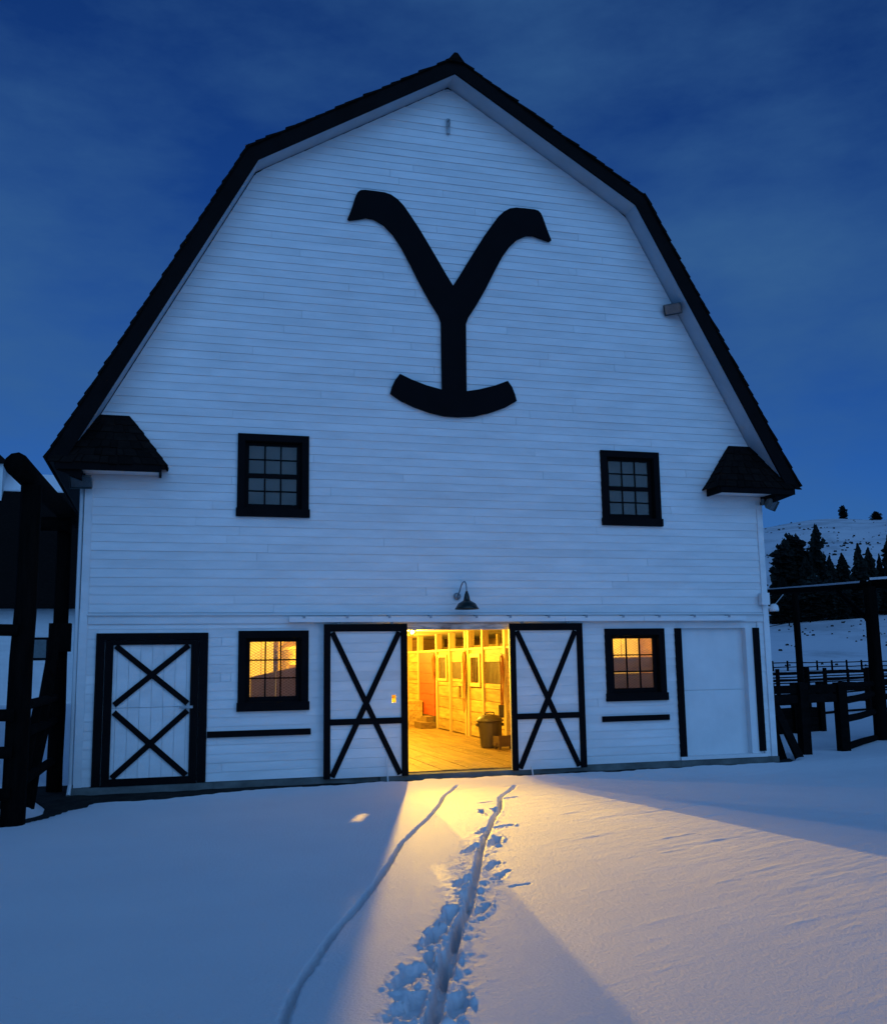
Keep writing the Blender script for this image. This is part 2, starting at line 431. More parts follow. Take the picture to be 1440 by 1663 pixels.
def grid_obj(name, X, Y, Z, mt):
    ny, nx = X.shape
    V = np.stack([X, Y, Z], -1).reshape(-1, 3).astype(np.float32)
    idx = np.arange(ny*nx).reshape(ny, nx)
    F = np.stack([idx[:-1,:-1], idx[:-1,1:], idx[1:,1:], idx[1:,:-1]], -1).reshape(-1, 4).astype(np.int32)
    me = bpy.data.meshes.new(name)
    me.vertices.add(len(V)); me.vertices.foreach_set('co', V.ravel())
    me.loops.add(F.size); me.loops.foreach_set('vertex_index', F.ravel())
    me.polygons.add(len(F)); me.polygons.foreach_set('loop_start', np.arange(0, F.size, 4, dtype=np.int32))
    me.polygons.foreach_set('loop_total', np.full(len(F), 4, dtype=np.int32))
    me.polygons.foreach_set('use_smooth', np.ones(len(F), dtype=bool))
    me.update(calc_edges=True); me.validate()
    me.materials.append(mt)
    o = bpy.data.objects.new(name, me); col.objects.link(o); return o
tag(grid_obj('snow_ground', X, Y, Z, SNOW), 'snow covered yard with two tracks leading to the barn door', kind='structure')
bx = np.arange(-10, 7.3, 0.06); by = np.arange(-3.6, 1.6, 0.06)
BX, BY = np.meshgrid(bx, by)
BZ = base_z(BX, BY) + fbm(BX*3, BY*3, 4, 31)*0.018 + np.where((np.abs(BX) < 5.9) & (BY > 0.05), -0.2, 0) \
     - 0.35*sstep(0.15, 0.5, np.interp(BX, EX, EY)-BY) - 0.25*sstep(-3.0, -3.6, BY) - 0.2*sstep(6.6, 7.0, BX) - 0.2*sstep(-9.2,-9.8,BX)
tag(grid_obj('bare_ground', BX, BY, BZ, DIRT), 'strip of dark bare ground along the foot of the barn', kind='structure')

# loose crumbs of broken snow crust beside the trail
cb = MB(); rc = random.Random(11)
for k in range(240):
    t = rc.random(); i = min(len(TR)-5, int((0.25+0.75*t**0.7)*(len(TR)-4))); f = rc.random()
    px0 = TR[i][0]*(1-f)+TR[i+1][0]*f+rc.gauss(0, 0.13); py0 = TR[i][1]*(1-f)+TR[i+1][1]*f+rc.gauss(0, 0.12)
    r = rc.uniform(0.004, 0.012); zc = float(snow_z(np.array([px0]), np.array([py0]))[0])+r*0.3
    c = [Vector((px0+rc.uniform(-1,1)*r, py0+rc.uniform(-1,1)*r, zc+rc.uniform(-0.3,1)*r)) for _ in range(4)]
    cb.add(c, [(0,1,2),(0,3,1),(1,3,2),(0,2,3)])
tag(cb.build('snow_crumbs', SNOW), 'loose crumbs of snow crust scattered beside the footprint trail', 'snow', kind='stuff')

# ------------------------------------------------------------------ far hill
def hill_z(x, y):
    d = np.hypot(x+4.7, y+16)
    az = np.degrees(np.arctan2(x+4.7, y+16))            # 0 = +Y, positive to the right
    side = sstep(-10, 24, az)
    prof = np.interp(d, [0,120,150,215,260,420,620,760,1000], [-1.2,-1.0,0.8,8.6,14,44,80,78,60])
    ridge = 1.0 + 0.02*np.sin(az*0.30+1.9) + 0.012*np.sin(az*0.9)
    n = fbm(x/60., y/60., 5, 90)*np.interp(d, [120,300,600], [0.6,4,2.5])
    return (prof*ridge+n)*(0.12+0.88*side) - 0.6
az = np.radians(np.linspace(-22, 66, 230)); dd = np.concatenate([np.linspace(112, 280, 90), np.linspace(284, 1000, 80)])
A, D = np.meshgrid(az, dd)
HX = -4.7+D*np.sin(A); HY = -16+D*np.cos(A)
tag(grid_obj('snowy_hill', HX, HY, hill_z(HX, HY), SNOWHILL), 'snow covered grass hill behind the corral', kind='structure')
def hz(x, y): return float(hill_z(np.array([x]), np.array([y]))[0])
def at_az(px, d):
    """plan position on the bearing of a photo column, d metres out"""
    v = fw + rt*((px-720)/1599.555); a = math.atan2(v.x, v.y)
    return CAM.x+d*math.sin(a), CAM.y+d*math.cos(a)

# ------------------------------------------------------------------ barn
W = 6.0
OVH = 0.46
RIDGE, KNEE, EAVE = (0, 12.52), (3.65, 10.30), (6.55, 4.91)
FD = 0.27                      # rake board depth
def off(p, q, d):
    """the line p-q moved d to its right-hand (inner) side"""
    n = Vector((q[1]-p[1], -(q[0]-p[0]))).normalized()
    return (p[0]+n.x*d, p[1]+n.y*d), (q[0]+n.x*d, q[1]+n.y*d)
def isect(l1, l2):
    (x1,y1),(x2,y2) = l1; (x3,y3),(x4,y4) = l2
    dn = (x1-x2)*(y3-y4)-(y1-y2)*(x3-x4)
    a = x1*y2-y1*x2; b = x3*y4-y3*x4
    return ((a*(x3-x4)-(x1-x2)*b)/dn, (a*(y3-y4)-(y1-y2)*b)/dn)
def inner(d):
    """right half of the roof profile moved d inwards: ridge, knee, eave"""
    l1 = off(RIDGE, KNEE, d); l2 = off(KNEE, EAVE, d)
    r = isect(l1, ((0,0),(0,20))); k = isect(l1, l2); e = l2[1]
    return r, k, e
IR, IK, IE = inner(FD)
def half_w(z):
    """half width of the gable wall at height z (under the roof)"""
    if z <= IE[1]: return W
    if z <= IK[1]: return min(W, IK[0]+(IK[1]-z)/(IK[1]-IE[1])*(IE[0]-IK[0]))
    if z >= IR[1]: return 0.0
    return (IR[1]-z)/(IR[1]-IK[1])*IK[0]

barn = thing('barn', 'big white gambrel barn with black trim and glowing open doorway', 'barn', loc=(0,0,0))

# openings (x0, x1, z0, z1) -- inside of the casings
WIN = {'ul': (-3.68,-2.52,4.17,5.52), 'ur': (2.74,3.90,4.17,5.52), 'll': (-3.62,-2.51,1.07,2.31), 'lr': (2.69,3.84,1.07,2.31)}
CAS = 0.115
holes = [(a+CAS, b-CAS, c+CAS, d-CAS) for a, b, c, d in WIN.values()]
DOOR = (-1.28, 1.28, -0.30, 2.33)
LDOOR = (-5.60, -4.20, 0.02, 2.24)
RDOOR = (4.17, 5.67, 0.06, 2.31)
holes += [DOOR, LDOOR, RDOOR]
wall = MB()
zs = sorted({0.0, 2.5, *[h[2] for h in holes if h[2] > 0], *[h[3] for h in holes], *np.arange(3.0, IR[1]-0.02, 0.5).tolist(), IK[1], IE[1], IR[1]-0.01})
for z0, z1 in zip(zs[:-1], zs[1:]):
    a0, a1 = half_w(z0+1e-4), half_w(z1-1e-4)
    hs = sorted([h for h in holes if h[2] < (z0+z1)/2 < h[3]])
    cuts = [(-a0, -a1)]
    for h in hs: cuts += [(h[0], h[0]), (h[1], h[1])]
    cuts.append((a0, a1))
    for i in range(0, len(cuts), 2):
        p, q = cuts[i], cuts[i+1]
        wall.prism([(p[0],z0),(q[0],z0),(q[1],z1),(p[1],z1)], 0.03, 0.17)
fwall = wall.build('front_wall', WHITE_P, barn)
# lapped siding, board by board
EXPO = 0.138
def siding_board(x00, x01, x10, x11, z0, z1):
    j = random.uniform(-0.0035, 0.0025); sag = random.uniform(-0.004, 0.004)
    yb, yt = 0.0015+j*0.8, 0.015+j*0.8
    vs = [(x00,yb,z0+sag),(x01,yb,z0+sag),(x11,yt,z1+0.012),(x10,yt,z1+0.012),
          (x00,0.028,z0+sag),(x01,0.028,z0+sag),(x11,0.028,z1+0.012),(x10,0.028,z1+0.012)]
    MB().add(vs, [(0,1,2,3),(7,6,5,4),(4,5,1,0),(5,6,2,1),(6,7,3,2),(7,4,0,3)]).build('siding_board', WHITE, fwall)
bholes = [(a+0.03, b-0.03, c+0.03, d-0.03) for a, b, c, d in WIN.values()] + [(-1.28,1.28,-1,2.6), (-5.72,-4.10,-1,2.27), (4.08,5.76,-1,2.6)]
def siding(za, zb):
    z = za; odd = 0
    while z < zb-0.03:
        z1 = min(z+EXPO, zb); odd += 1
        a0, a1 = half_w(z), half_w(z1)
        cb = 0.115 if z < 4.6 else 0.0
        a0, a1 = a0-cb, a1-cb
        if a1 < 0.05: z = z1; continue
        inr = min(a0, a1)-0.02
        joints = []
        if inr > 2.6:
            k = random.choice((1, 2)) if inr > 4 else 1
            joints = sorted(random.uniform(-inr*0.8, inr*0.8) for _ in range(k))
        xs_ = [-inr]+joints+[inr]
        for i in range(len(xs_)-1):
            for r in subtract((xs_[i]+0.002, xs_[i+1]-0.002, z, z1), bholes):
                if r[3]-r[2] < 0.02: continue
                x0, x1 = r[0], r[1]
                e0 = -a0 if i == 0 and abs(r[0]-xs_[0]) < 0.01 else x0
                f0 = -a1 if i == 0 and abs(r[0]-xs_[0]) < 0.01 else x0
                e1 = a0 if i == len(xs_)-2 and abs(r[1]-xs_[-1]) < 0.01 else x1
                f1 = a1 if i == len(xs_)-2 and abs(r[1]-xs_[-1]) < 0.01 else x1
                siding_board(e0, e1, f0, f1, r[2], r[3])
        z = z1
siding(0.0, 2.42)
siding(2.60, IR[1]-0.05)
# corner boards, belt course, foundation
for s in (-1, 1):
    a, b = sorted((s*W, s*(W-0.115)))
    MB().box(a, b, -0.022, 0.03, 0.0, 4.6).build('corner_board', WHITE, fwall)
MB().box(-5.88, 5.88, -0.016, 0.03, 2.425, 2.55).build('belt_board', WHITE, fwall)
MB().add([(-5.9,-0.05,2.552),(5.9,-0.05,2.552),(5.9,0.03,2.59),(-5.9,0.03,2.59),(-5.9,-0.05,2.566),(5.9,-0.05,2.566),(5.9,0.03,2.606),(-5.9,0.03,2.606)],
         [(3,2,1,0),(4,5,6,7),(0,1,5,4),(1,2,6,5),(2,3,7,6),(3,0,4,7)]).build('drip_cap', WHITE_P, fwall)
for a, b in ((-6.02,-3.97),(-3.966,-1.365),(1.365,4.04),(4.044,6.02)): MB().box(a, b, -0.035, 0.2, -0.5, -0.006).build('foundation', CONC, barn)
MB().box(-1.36, 1.36, -0.10, 0.16, -0.5, -0.022).build('door_sill', CONC, barn)
# side and back walls, unseen from the yard
MB().box(-6.0, -5.86, 0.171, 22, 0, 4.75).build('side_wall', WHITE_P, barn)
MB().box(5.86, 6.0, 0.171, 22, 0, 4.75).build('side_wall', WHITE_P, barn)
bw = MB()
bw.prism([(-5.86,0),(5.86,0),(5.86,4.7),(IK[0],IK[1]-.05),(0,IR[1]-.05),(-IK[0],IK[1]-.05),(-5.86,4.7)], 21.85, 22.0)
bw.build('back_wall', WHITE_P, barn)

# roof: four slopes of stepped shingle courses, rake boards, shade-tinted soffit
roof = sub('roof', barn)
sh = MB()
YB = 22.4
for s in (-1, 1):
    for p, q in ((KNEE, RIDGE), (EAVE, KNEE)):
        P = Vector((s*p[0], p[1])); Q = Vector((s*q[0], q[1]))
        d = (Q-P); L = d.length; d.normalize(); n = Vector((-d.y, d.x))
        if n.y < 0: n = -n
        nc = int(round(L/0.19)); st = L/nc
        for i in range(nc):
            a = P+d*(i*st-0.015); b = P+d*((i+1)*st+0.05)
            a_t = a+n*random.uniform(0.010, 0.028); b_t = b-n*0.004
            y0 = -OVH-random.uniform(0.02, 0.055)
            al = a-n*0.02; bl = b-n*0.03
            vs = [(al.x,y0,al.y),(a_t.x,y0,a_t.y),(b_t.x,y0,b_t.y),(bl.x,y0,bl.y)]
            vs += [(v[0],YB,v[2]) for v in vs]
            sh.add(vs, [(0,1,2,3),(7,6,5,4),(0,4,5,1),(1,5,6,2),(2,6,7,3),(3,7,4,0)])
# ridge cap
sh.prism([(-0.16,12.40),(0.16,12.40),(0.03,12.57),(-0.03,12.57)], -OVH-0.07, YB)
tag(sh.build('roof_shingles', SHING, roof), kind='stuff')
r2, k2, e2 = inner(0.022); r3, k3, e3 = inner(FD)
for s in (-1, 1):
    MB().prism([(s*r2[0],r2[1]),(s*r3[0],r3[1]),(s*k3[0],k3[1]),(s*k2[0],k2[1])][::s], -OVH-0.01, -OVH+0.03).build('rake_board', BLACK, roof)
    MB().prism([(s*k2[0],k2[1]-.001),(s*k3[0],k3[1]-.001),(s*e3[0],e3[1]),(s*e2[0],e2[1])][::s], -OVH-0.012, -OVH+0.028).build('rake_board', BLACK, roof)
    # soffit
    r4, k4, e4 = inner(FD-0.05); r5, k5, e5 = inner(FD-0.02)
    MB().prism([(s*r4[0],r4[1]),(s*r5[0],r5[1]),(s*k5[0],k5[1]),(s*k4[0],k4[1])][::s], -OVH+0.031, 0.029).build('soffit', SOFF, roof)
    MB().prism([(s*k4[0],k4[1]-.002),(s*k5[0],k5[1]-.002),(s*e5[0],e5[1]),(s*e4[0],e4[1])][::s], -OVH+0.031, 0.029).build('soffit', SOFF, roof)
    # roof deck (keeps the loft dark)
    r6, k6, e6 = inner(0.035); r7, k7, e7 = inner(0.19)
    MB().prism([(s*r6[0],r6[1]),(s*r7[0],r7[1]),(s*k7[0],k7[1]),(s*k6[0],k6[1])][::s], -OVH+0.032, YB-.01).build('roof_deck', BLACK, roof)
    MB().prism([(s*k6[0],k6[1]-.002),(s*k7[0],k7[1]-.002),(s*e7[0],e7[1]),(s*e6[0],e6[1])][::s], -OVH+0.032, YB-.01).build('roof_deck', BLACK, roof)

# eave returns: little hipped shingle roofs across the corners of the gable
def eave_return(s):
    er = sub('eave_return', barn)
    A = Vector((s*5.84, 0.0, 5.72)); B = Vector((s*5.38, 0.0, 5.72))        # top edge on the wall
    C = Vector((s*4.80, -0.50, 4.87)); Cw = Vector((s*4.80, 0.0, 4.87)); Dp = Vector((s*6.50, -0.50, 4.87)); Dt = Vector((s*6.30, 0.0, 4.87))
    # solid core
    core = MB().add([A, B, C, Dp, Cw, Dt], [(0,1,2,3) if s < 0 else (3,2,1,0), (1,4,2) if s < 0 else (2,4,1), (2,4,5,3) if s < 0 else (3,5,4,2), (0,3,5) if s < 0 else (5,3,0)])
    core.build('deck', BLACK, er)
    def course(P0, P1, Q0, Q1, n, wide):
        """shingles on the quad P0-P1 (top edge) .. Q0-Q1 (bottom edge)"""
        nrm = (P1-P0).cross(Q0-P0) if (P1-P0).length > 0.01 else (Q1-Q0).cross(P0-Q0)
        nrm.normalize()
        if nrm.y > 0 or (abs(nrm.y) < 0.05 and nrm.z < 0): nrm = -nrm
        if nrm.z < 0: nrm = -nrm
        for i in range(n):
            t0, t1 = i/n, (i+1.0)/n+0.05
            L0, R0 = P0.lerp(Q0, t0), P1.lerp(Q1, t0)
            L1, R1 = P0.lerp(Q0, min(t1, 1.04)), P1.lerp(Q1, min(t1, 1.04))
            wlen = (R1-L1).length
            m = max(1, int(round(wlen/wide))); cuts = [0]
            for k in range(1, m): cuts.append((k+random.uniform(-0.28, 0.28))/m)
            cuts.append(1)
            for a, b in zip(cuts[:-1], cuts[1:]):
                a2, b2 = a+0.006, b-0.006
                dz = random.uniform(-0.012, 0.02)
                lo = (Q0-P0).normalized()*dz; th = random.uniform(0.014, 0.028)
                p = [L0.lerp(R0, a2), L0.lerp(R0, b2), L1.lerp(R1, b2)+lo, L1.lerp(R1, a2)+lo]
                top = [p[0]+nrm*0.004, p[1]+nrm*0.004, p[2]+nrm*th, p[3]+nrm*th]
                bot = [p[0]+nrm*0.001, p[1]+nrm*0.001, p[2]+nrm*0.002, p[3]+nrm*0.002]
                MB().add(bot+top, [(0,1,2,3),(7,6,5,4),(0,4,5,1),(1,5,6,2),(2,6,7,3),(3,7,4,0)]).build('shingle', SHING, er)
    course(A, B, Dp, C, 6, 0.17)
    course(B.copy(), B.copy(), C.copy(), Cw.copy(), 6, 0.16)
    a, b = sorted((s*4.86, s*6.40))
    MB().box(a, b, -0.505, -0.465, 4.735, 4.868).build('fascia', BLACK, er)
    MB().box(*sorted((s*4.86, s*4.90)), -0.464, 0.0, 4.735, 4.866).build('fascia', BLACK, er)
    MB().box(*sorted((s*4.902, s*6.36)), -0.464, -0.006, 4.765, 4.785).build('soffit', WHITE_P, er)
    # end of the eave: board closing the overhang along the side wall
    MB().prism([(s*6.03,4.60),(s*6.40,4.735),(s*6.42,4.86),(s*6.03,4.86)][::s], -0.44, 22.3).build('eave_box', BLACK, er)
    return er
eave_return(-1); eave_return(1)

# windows
def window(key, rows, sash_split, lit):
    x0, x1, z0, z1 = WIN[key]
    wn = sub('window', barn)
    yf = -0.035
    MB().box(x0, x0+CAS, yf, 0.028, z0, z1).build('casing', BLACK, wn)
    MB().box(x1-CAS, x1, yf, 0.028, z0, z1).build('casing', BLACK, wn)
    MB().box(x0+CAS, x1-CAS, yf, 0.028, z1-CAS, z1).build('casing', BLACK, wn)
    MB().box(x0-0.015, x1+0.015, -0.06, 0.028, z0-0.02, z0+CAS).build('sill', BLACK, wn)
    a, b, c, d = x0+CAS, x1-CAS, z0+CAS, z1-CAS
    # jamb lining
    j = MB(); j.box(a-0.001, a+0.012, 0.0, 0.17, c, d); j.box(b-0.012, b+0.001, 0.0, 0.17, c, d); j.box(a, b, 0.0, 0.17, d-0.012, d+0.001); j.box(a, b, 0.0, 0.17, c-0.001, c+0.012)
    j.build('jamb', BLACK, wn)
    yg = 0.09
    stile = 0.075
    fr = MB()
    fr.box(a+0.013, a+stile, yg-0.02, yg+0.02, c+0.013, d-0.013); fr.box(b-stile, b-0.013, yg-0.02, yg+0.02, c+0.013, d-0.013)
    fr.box(a+stile, b-stile, yg-0.02, yg+0.02, d-0.06, d-0.013); fr.box(a+stile, b-stile, yg-0.02, yg+0.02, c+0.013, c+0.085)
    if sash_split: fr.box(a+stile, b-stile, yg-0.025, yg+0.02, (c+d)/2-0.04, (c+d)/2+0.035)
    fr.build('sash', BLACK, wn)
    bands = [(c+0.085, d-0.06)]
    if sash_split: bands = [(c+0.085, (c+d)/2-0.04), ((c+d)/2+0.035, d-0.06)]
    px0, px1 = a+stile, b-stile
    mw = 0.022
    for zb, zt in bands:
        for i in range(1, 3):
            xm = px0+(px1-px0)*i/3
            MB().box(xm-mw/2, xm+mw/2, yg-0.015, yg+0.012, zb, zt).build('muntin', BLACK, wn)
        for r in range(1, rows):
            zm = zb+(zt-zb)*r/rows
            MB().box(px0, px1, yg-0.012, yg+0.009, zm-mw/2, zm+mw/2).build('muntin', BLACK, wn)
        for i in range(3):
            for r in range(rows):
                u0, u1 = px0+(px1-px0)*i/3, px0+(px1-px0)*(i+1)/3
                v0, v1 = zb+(zt-zb)*r/rows, zb+(zt-zb)*(r+1)/rows
                ty = random.uniform(-0.002, 0.002)
                MB().add([(u0,yg+ty,v0),(u1,yg-ty,v0),(u1,yg-ty*.5,v1),(u0,yg+ty*.6,v1)], [(0,1,2,3)]).build('pane', GLASS if lit else DUSTY, wn)
    if lit:
        # expanded-metal mesh screen on the inside
        m = MB(); sp = 0.075; ysc = 0.155; wd = 0.0065
        A0, A1, B0, B1 = a, b, c, d
        k = -int((B1-B0)/sp)-2
        while A0+k*sp < A1:
            for sgn in (1, -1):
                # line x = xs + sgn*1.0*(z-B0)*1.6
                xs0 = A0+k*sp if sgn > 0 else A1-k*sp
                sl_ = 1.7*sgn
                # clip
                t0, t1 = 0.0, B1-B0
                lo = (A0-xs0)/sl_; hi = (A1-xs0)/sl_
                if lo > hi: lo, hi = hi, lo
                t0, t1 = max(t0, lo), min(t1, hi)
                if t1-t0 > 0.01:
                    m.bar((xs0+sl_*t0, ysc, B0+t0), (xs0+sl_*t1, ysc, B0+t1), wd, 0.004, (0,1,0))
            k += 1
            if k > 400: break
        m.build('mesh_screen', BAR, wn)
    return wn
window('ul', 2, True, False); window('ur', 2, True, False)
window('ll', 3, False, True); window('lr', 3, False, True)

# black bumper rails below the lower windows
MB().box(-4.075, -2.47, -0.045, -0.006, 0.665, 0.76).build('bumper_rail', BLACK, barn)
MB().box(2.58, 3.86, -0.045, -0.006, 0.705, 0.80).build('bumper_rail', BLACK, barn)

# left dutch door with two crosses
ld = sub('dutch_door', barn)
for a, b, c, d in ((-5.75,-5.625,0.0,2.285), (-4.215,-4.085,0.0,2.285)):
    MB().box(a, b, -0.03, 0.028, c, d).build('casing', BLACK, ld)
MB().box(-5.624, -4.216, -0.03, 0.028, 2.18, 2.285).build('casing', BLACK, ld)
for a, b in ((-5.615,-5.495), (-4.345,-4.225)):
    MB().box(a, b, -0.05, -0.008, 0.0, 2.172).build('stile', BLACK, ld)
MB().box(-5.494, -4.346, -0.05, -0.008, 0.0, 0.105).build('rail', BLACK, ld)
MB().box(-5.494, -4.346, -0.05, -0.008, 2.105, 2.172).build('rail', BLACK, ld)
nb = 8; bw_ = (5.61-4.23)/nb
for i in range(nb):
    a = -5.61+i*bw_
    for c, d in ((0.01, 1.150), (1.156, 2.17)):
        MB().box(a+0.002, a+bw_-0.002, -0.004+random.uniform(0,.004), 0.025, c, d).build('plank', WHITE, ld)
def brace(parent, p, q, wd=0.085, y0=-0.034, y1=-0.005):
    P = Vector(p); Q = Vector(q); d = (Q-P).normalized(); n = Vector((-d.y, d.x))*(wd/2)
    pts = [P-n, Q-n, Q+n, P+n]
    if (pts[1]-pts[0]).cross(pts[2]-pts[1]) < 0: pts = pts[::-1]
    MB().prism([(v.x, v.y) for v in pts], y0, y1).build('brace', BLACK, parent)
MB().box(-5.76, -4.06, 0.172, 0.19, -0.05, 2.4).build('light_leak_board', WHITE_P, ld)  # unseen board added to stop light leaking round the door
XL, XR = -5.46, -4.38
for zb, zt in ((0.12, 1.09), (1.20, 2.09)):
    brace(ld, (XL, zb), (XR, zt)); brace(ld, (XL, zt), (XR, zb), y0=-0.038)
MB().box(-4.50, -4.30, -0.062, -0.051, 1.125, 1.165).build('hinge', STEEL, ld)

# right recessed doorway with a plain white panel
rd = sub('recessed_doorway', barn)
MB().box(4.055, 4.175, -0.04, 0.028, 0.0, 2.31).build('casing', BLACK, rd)
MB().box(5.645, 5.765, -0.04, 0.028, 0.10, 2.31).build('casing', BLACK, rd)
MB().box(4.176, 5.665, 0.135, 0.165, 1.205, 2.31).build('panel', WHITE_P, rd)
MB().box(4.176, 5.665, 0.135, 0.165, 0.06, 1.199).build('panel', WHITE_P, rd)
MB().box(5.50, 5.664, 0.0, 0.134, 0.06, 2.31).build('jamb', WHITE_P, rd)
MB().box(4.10, 5.75, 0.172, 0.19, 0.0, 2.4).build('light_leak_board', WHITE_P, rd)  # unseen board added so no light shows through the panel seam
MB().box(4.05, 5.78, -0.05, 0.132, 0.0, 0.058).build('sill', WHITE_P, rd)

# sliding doors on an overhead track
def sliding_door(x0, x1, hole=None):
    sd_ = sub('sliding_door', barn)
    ya, yb = -0.115, -0.085
    z = -0.03; 
    while z < 2.40:
        z1 = min(z+0.152, 2.405)
        hs = [hole] if hole else []
        for r in subtract((x0+0.004, x1-0.004, z+0.0015, z1-0.0015), hs):
            MB().box(r[0], r[1], ya+random.uniform(0,.004), yb, r[2], r[3]).build('plank', WHITE, sd_)
        z = z1
    for r in subtract((x0+0.006, x1-0.006, -0.025, 2.40), [hole] if hole else []):
        MB().box(r[0], r[1], -0.083, -0.075, r[2], r[3]).build('light_leak_board', WHITE_P, sd_)  # unseen sheet added to block light between the planks
    yc, yd = -0.150, -0.116
    st = 0.105
    MB().box(x0, x0+st, yc, yd, -0.03, 2.405).build('stile', BLACK, sd_)
    MB().box(x1-st, x1, yc, yd, -0.03, 2.405).build('stile', BLACK, sd_)
    MB().box(x0+st, x1-st, yc, yd, 2.285, 2.405).build('top_rail', BLACK, sd_)
    MB().box(x0+st, x1-st, yc-0.003, yd, 0.80, 0.895).build('middle_rail', BLACK, sd_)
    a, b = x0+st+0.03, x1-st-0.03
    brace(sd_, (a, 2.27), (b, 0.0), 0.085, yc-0.006+0.011, yd)
    brace(sd_, (b, 2.27), (a, 0.0), 0.085, yc-0.010+0.011, yd)
    for xx in (x0+0.25, x1-0.25):
        MB().box(xx-0.025, xx+0.025, -0.10, -0.08, 2.40, 2.50).build('hanger', STEEL, sd_)
    return sd_
sliding_door(-2.28, -0.905, (-1.165,-1.095,1.135,1.255))
sliding_door(0.875, 2.21)
MB().box(-1.27, 1.27, -0.012, 0.16, 2.31, 2.42).build('door_header', WORN, barn)
tk = sub('door_track', barn)
for a, b in ((-2.84,-1.5),(-1.497,0.02),(0.024,1.9),(1.904,3.4),(3.404,5.45)):
    MB().box(a, b, -0.135, -0.075, 2.435+random.uniform(0,.006), 2.528).build('track_cover', WHITE, tk)
for xx in (-2.6,-1.9,-1.2,-.5,.3,.9,1.6,2.3,3.0,3.7,4.4,5.1):
    MB().box(xx-0.02, xx+0.02, -0.148, -0.016, 2.50, 2.546).build('bracket', STEEL, tk)
for xx in (-1.25, 1.22):
    pass
MB().tube([(-6.045,0.05,4.55),(-6.045,0.05,0.05),(-6.06,-0.05,-0.10)], 0.032, 8).build('downspout', WHITE_P, barn)

# ---- inside of the barn
XS = 2.4
fl = sub('floor', barn)
xw = 0.24; x = -XS
while x < XS-0.01:
    x1 = min(x+xw, XS); y = 0.165; 
    while y < 16.0:
        y1 = min(y+random.uniform(2.4, 4.6), 16.0)
        if 16-y1 < 0.6: y1 = 16.0
        MB().box(x+0.002, x1-0.002, y+0.001, y1-0.001, -0.06, random.uniform(-0.006, 0.002)).build('floor_plank', FLOOR, fl)
        y = y1
    x = x1
sf = MB(); sf.box(-5.85, -XS-.001, 0.171, 21.8, -0.08, -0.01); sf.box(XS+.001, 5.85, 0.171, 21.8, -0.08, -0.01); sf.box(-XS, XS, 16.001, 21.8, -0.08, -0.004)
sf.build('stall_floor', STALLIN, barn)
MB().box(-XS, XS, 0.172, 16.4, -0.2, -0.075).build('subfloor', CONC, barn)
cl = sub('ceiling', barn)
x = -5.85
while x < 5.85:
    MB().box(x+0.001, min(x+0.30, 5.85)-0.001, 0.171, 21.8, 2.52, 2.545).build('ceiling_board', CEIL, cl)
    x += 0.30
MB().box(-5.85, 5.85, 0.171, 21.8, 2.546, 2.60).build('loft_floor', STALLIN, barn)
bk = MB(); bk.box(-5.85, 5.85, 16.05, 16.12, 0, 2.515); bk.box(-5.85, -5.80, 0.18, 16, 0, 2.515); bk.box(5.80, 5.85, 0.18, 16, 0, 2.515)
bk.build('inner_lining', STALLIN, barn)
MB().box(-5.79, -2.55, 5.0, 5.06, 0, 2.515).build('stall_divider', CEIL, barn); MB().box(2.55, 5.79, 4.9, 4.96, 0, 2.515).build('stall_divider', CEIL, barn)

BARS_R = (4.56, 5.96, 1.27, 1.745)
WIN3 = (6.34, 6.99, 1.27, 1.87)
WIN2 = (7.86, 8.72, 1.34, 1.76)
WIN1 = (9.20, 9.92, 1.34, 1.89)
SLOTS = [(4.56,4.86,0.83,1.12), (7.92,8.19,0.88,1.165)]
REDD = (10.34, 12.06, 0.02, 2.03)
def stall_wall(sx, full):
    sw = sub('stall_wall', barn)
    hs = [BARS_R, WIN3, WIN2, WIN1]+SLOTS+[REDD]
    if not full: hs = [(1.2,3.6,1.0,1.75),(6.0,7.2,1.2,1.75)]
    posts = [0.30, 4.46, 6.02, 7.17, 8.80, 10.10, 12.14, 13.5, 15.0]
    x0, x1 = sorted((sx*XS, sx*(XS+0.05)))
    zr = [0.02,0.295,0.58,0.865,1.15,1.27,1.50,1.755,2.045]
    ys_ = [0.18]+posts[1:]+[16.04]
    for ya, yb in zip(ys_[:-1], ys_[1:]):
        rows = zr if ya > 4 or not full else [0.02,0.3,0.6,0.9,1.2,1.5,1.755,2.045]
        for za, zb in zip(rows[:-1], rows[1:]):
            for r in subtract((ya+0.004, yb-0.004, za+0.006, zb-0.006), hs):
                jx = random.uniform(-0.006, 0.006)
                MB().box(x0+jx, x1+jx, r[0], r[1], r[2], r[3]).build('plank', PINE, sw)
    xa, xb = sorted((sx*(XS-0.045), sx*(XS+0.11)))
    for k, p in enumerate(posts):
        wdt = 0.15 if k % 2 else 0.11
        MB().box(xa, xb, p-wdt/2, p+wdt/2, 0.0, 2.516).build('post', POSTW, sw)
    if full: MB().box(xa, xb, 7.36, 7.47, 0.0, 2.516).build('post', POSTW, sw)
    xa2, xb2 = sorted((sx*(XS-0.03), sx*(XS+0.08)))
    for ya, yb in zip(posts[:-1], posts[1:]):
        MB().box(xa2, xb2, ya+0.08, yb-0.08, 2.047, 2.10).build('top_rail', POSTW, sw)
    return sw
swr = stall_wall(1, True)
swl = stall_wall(-1, False)
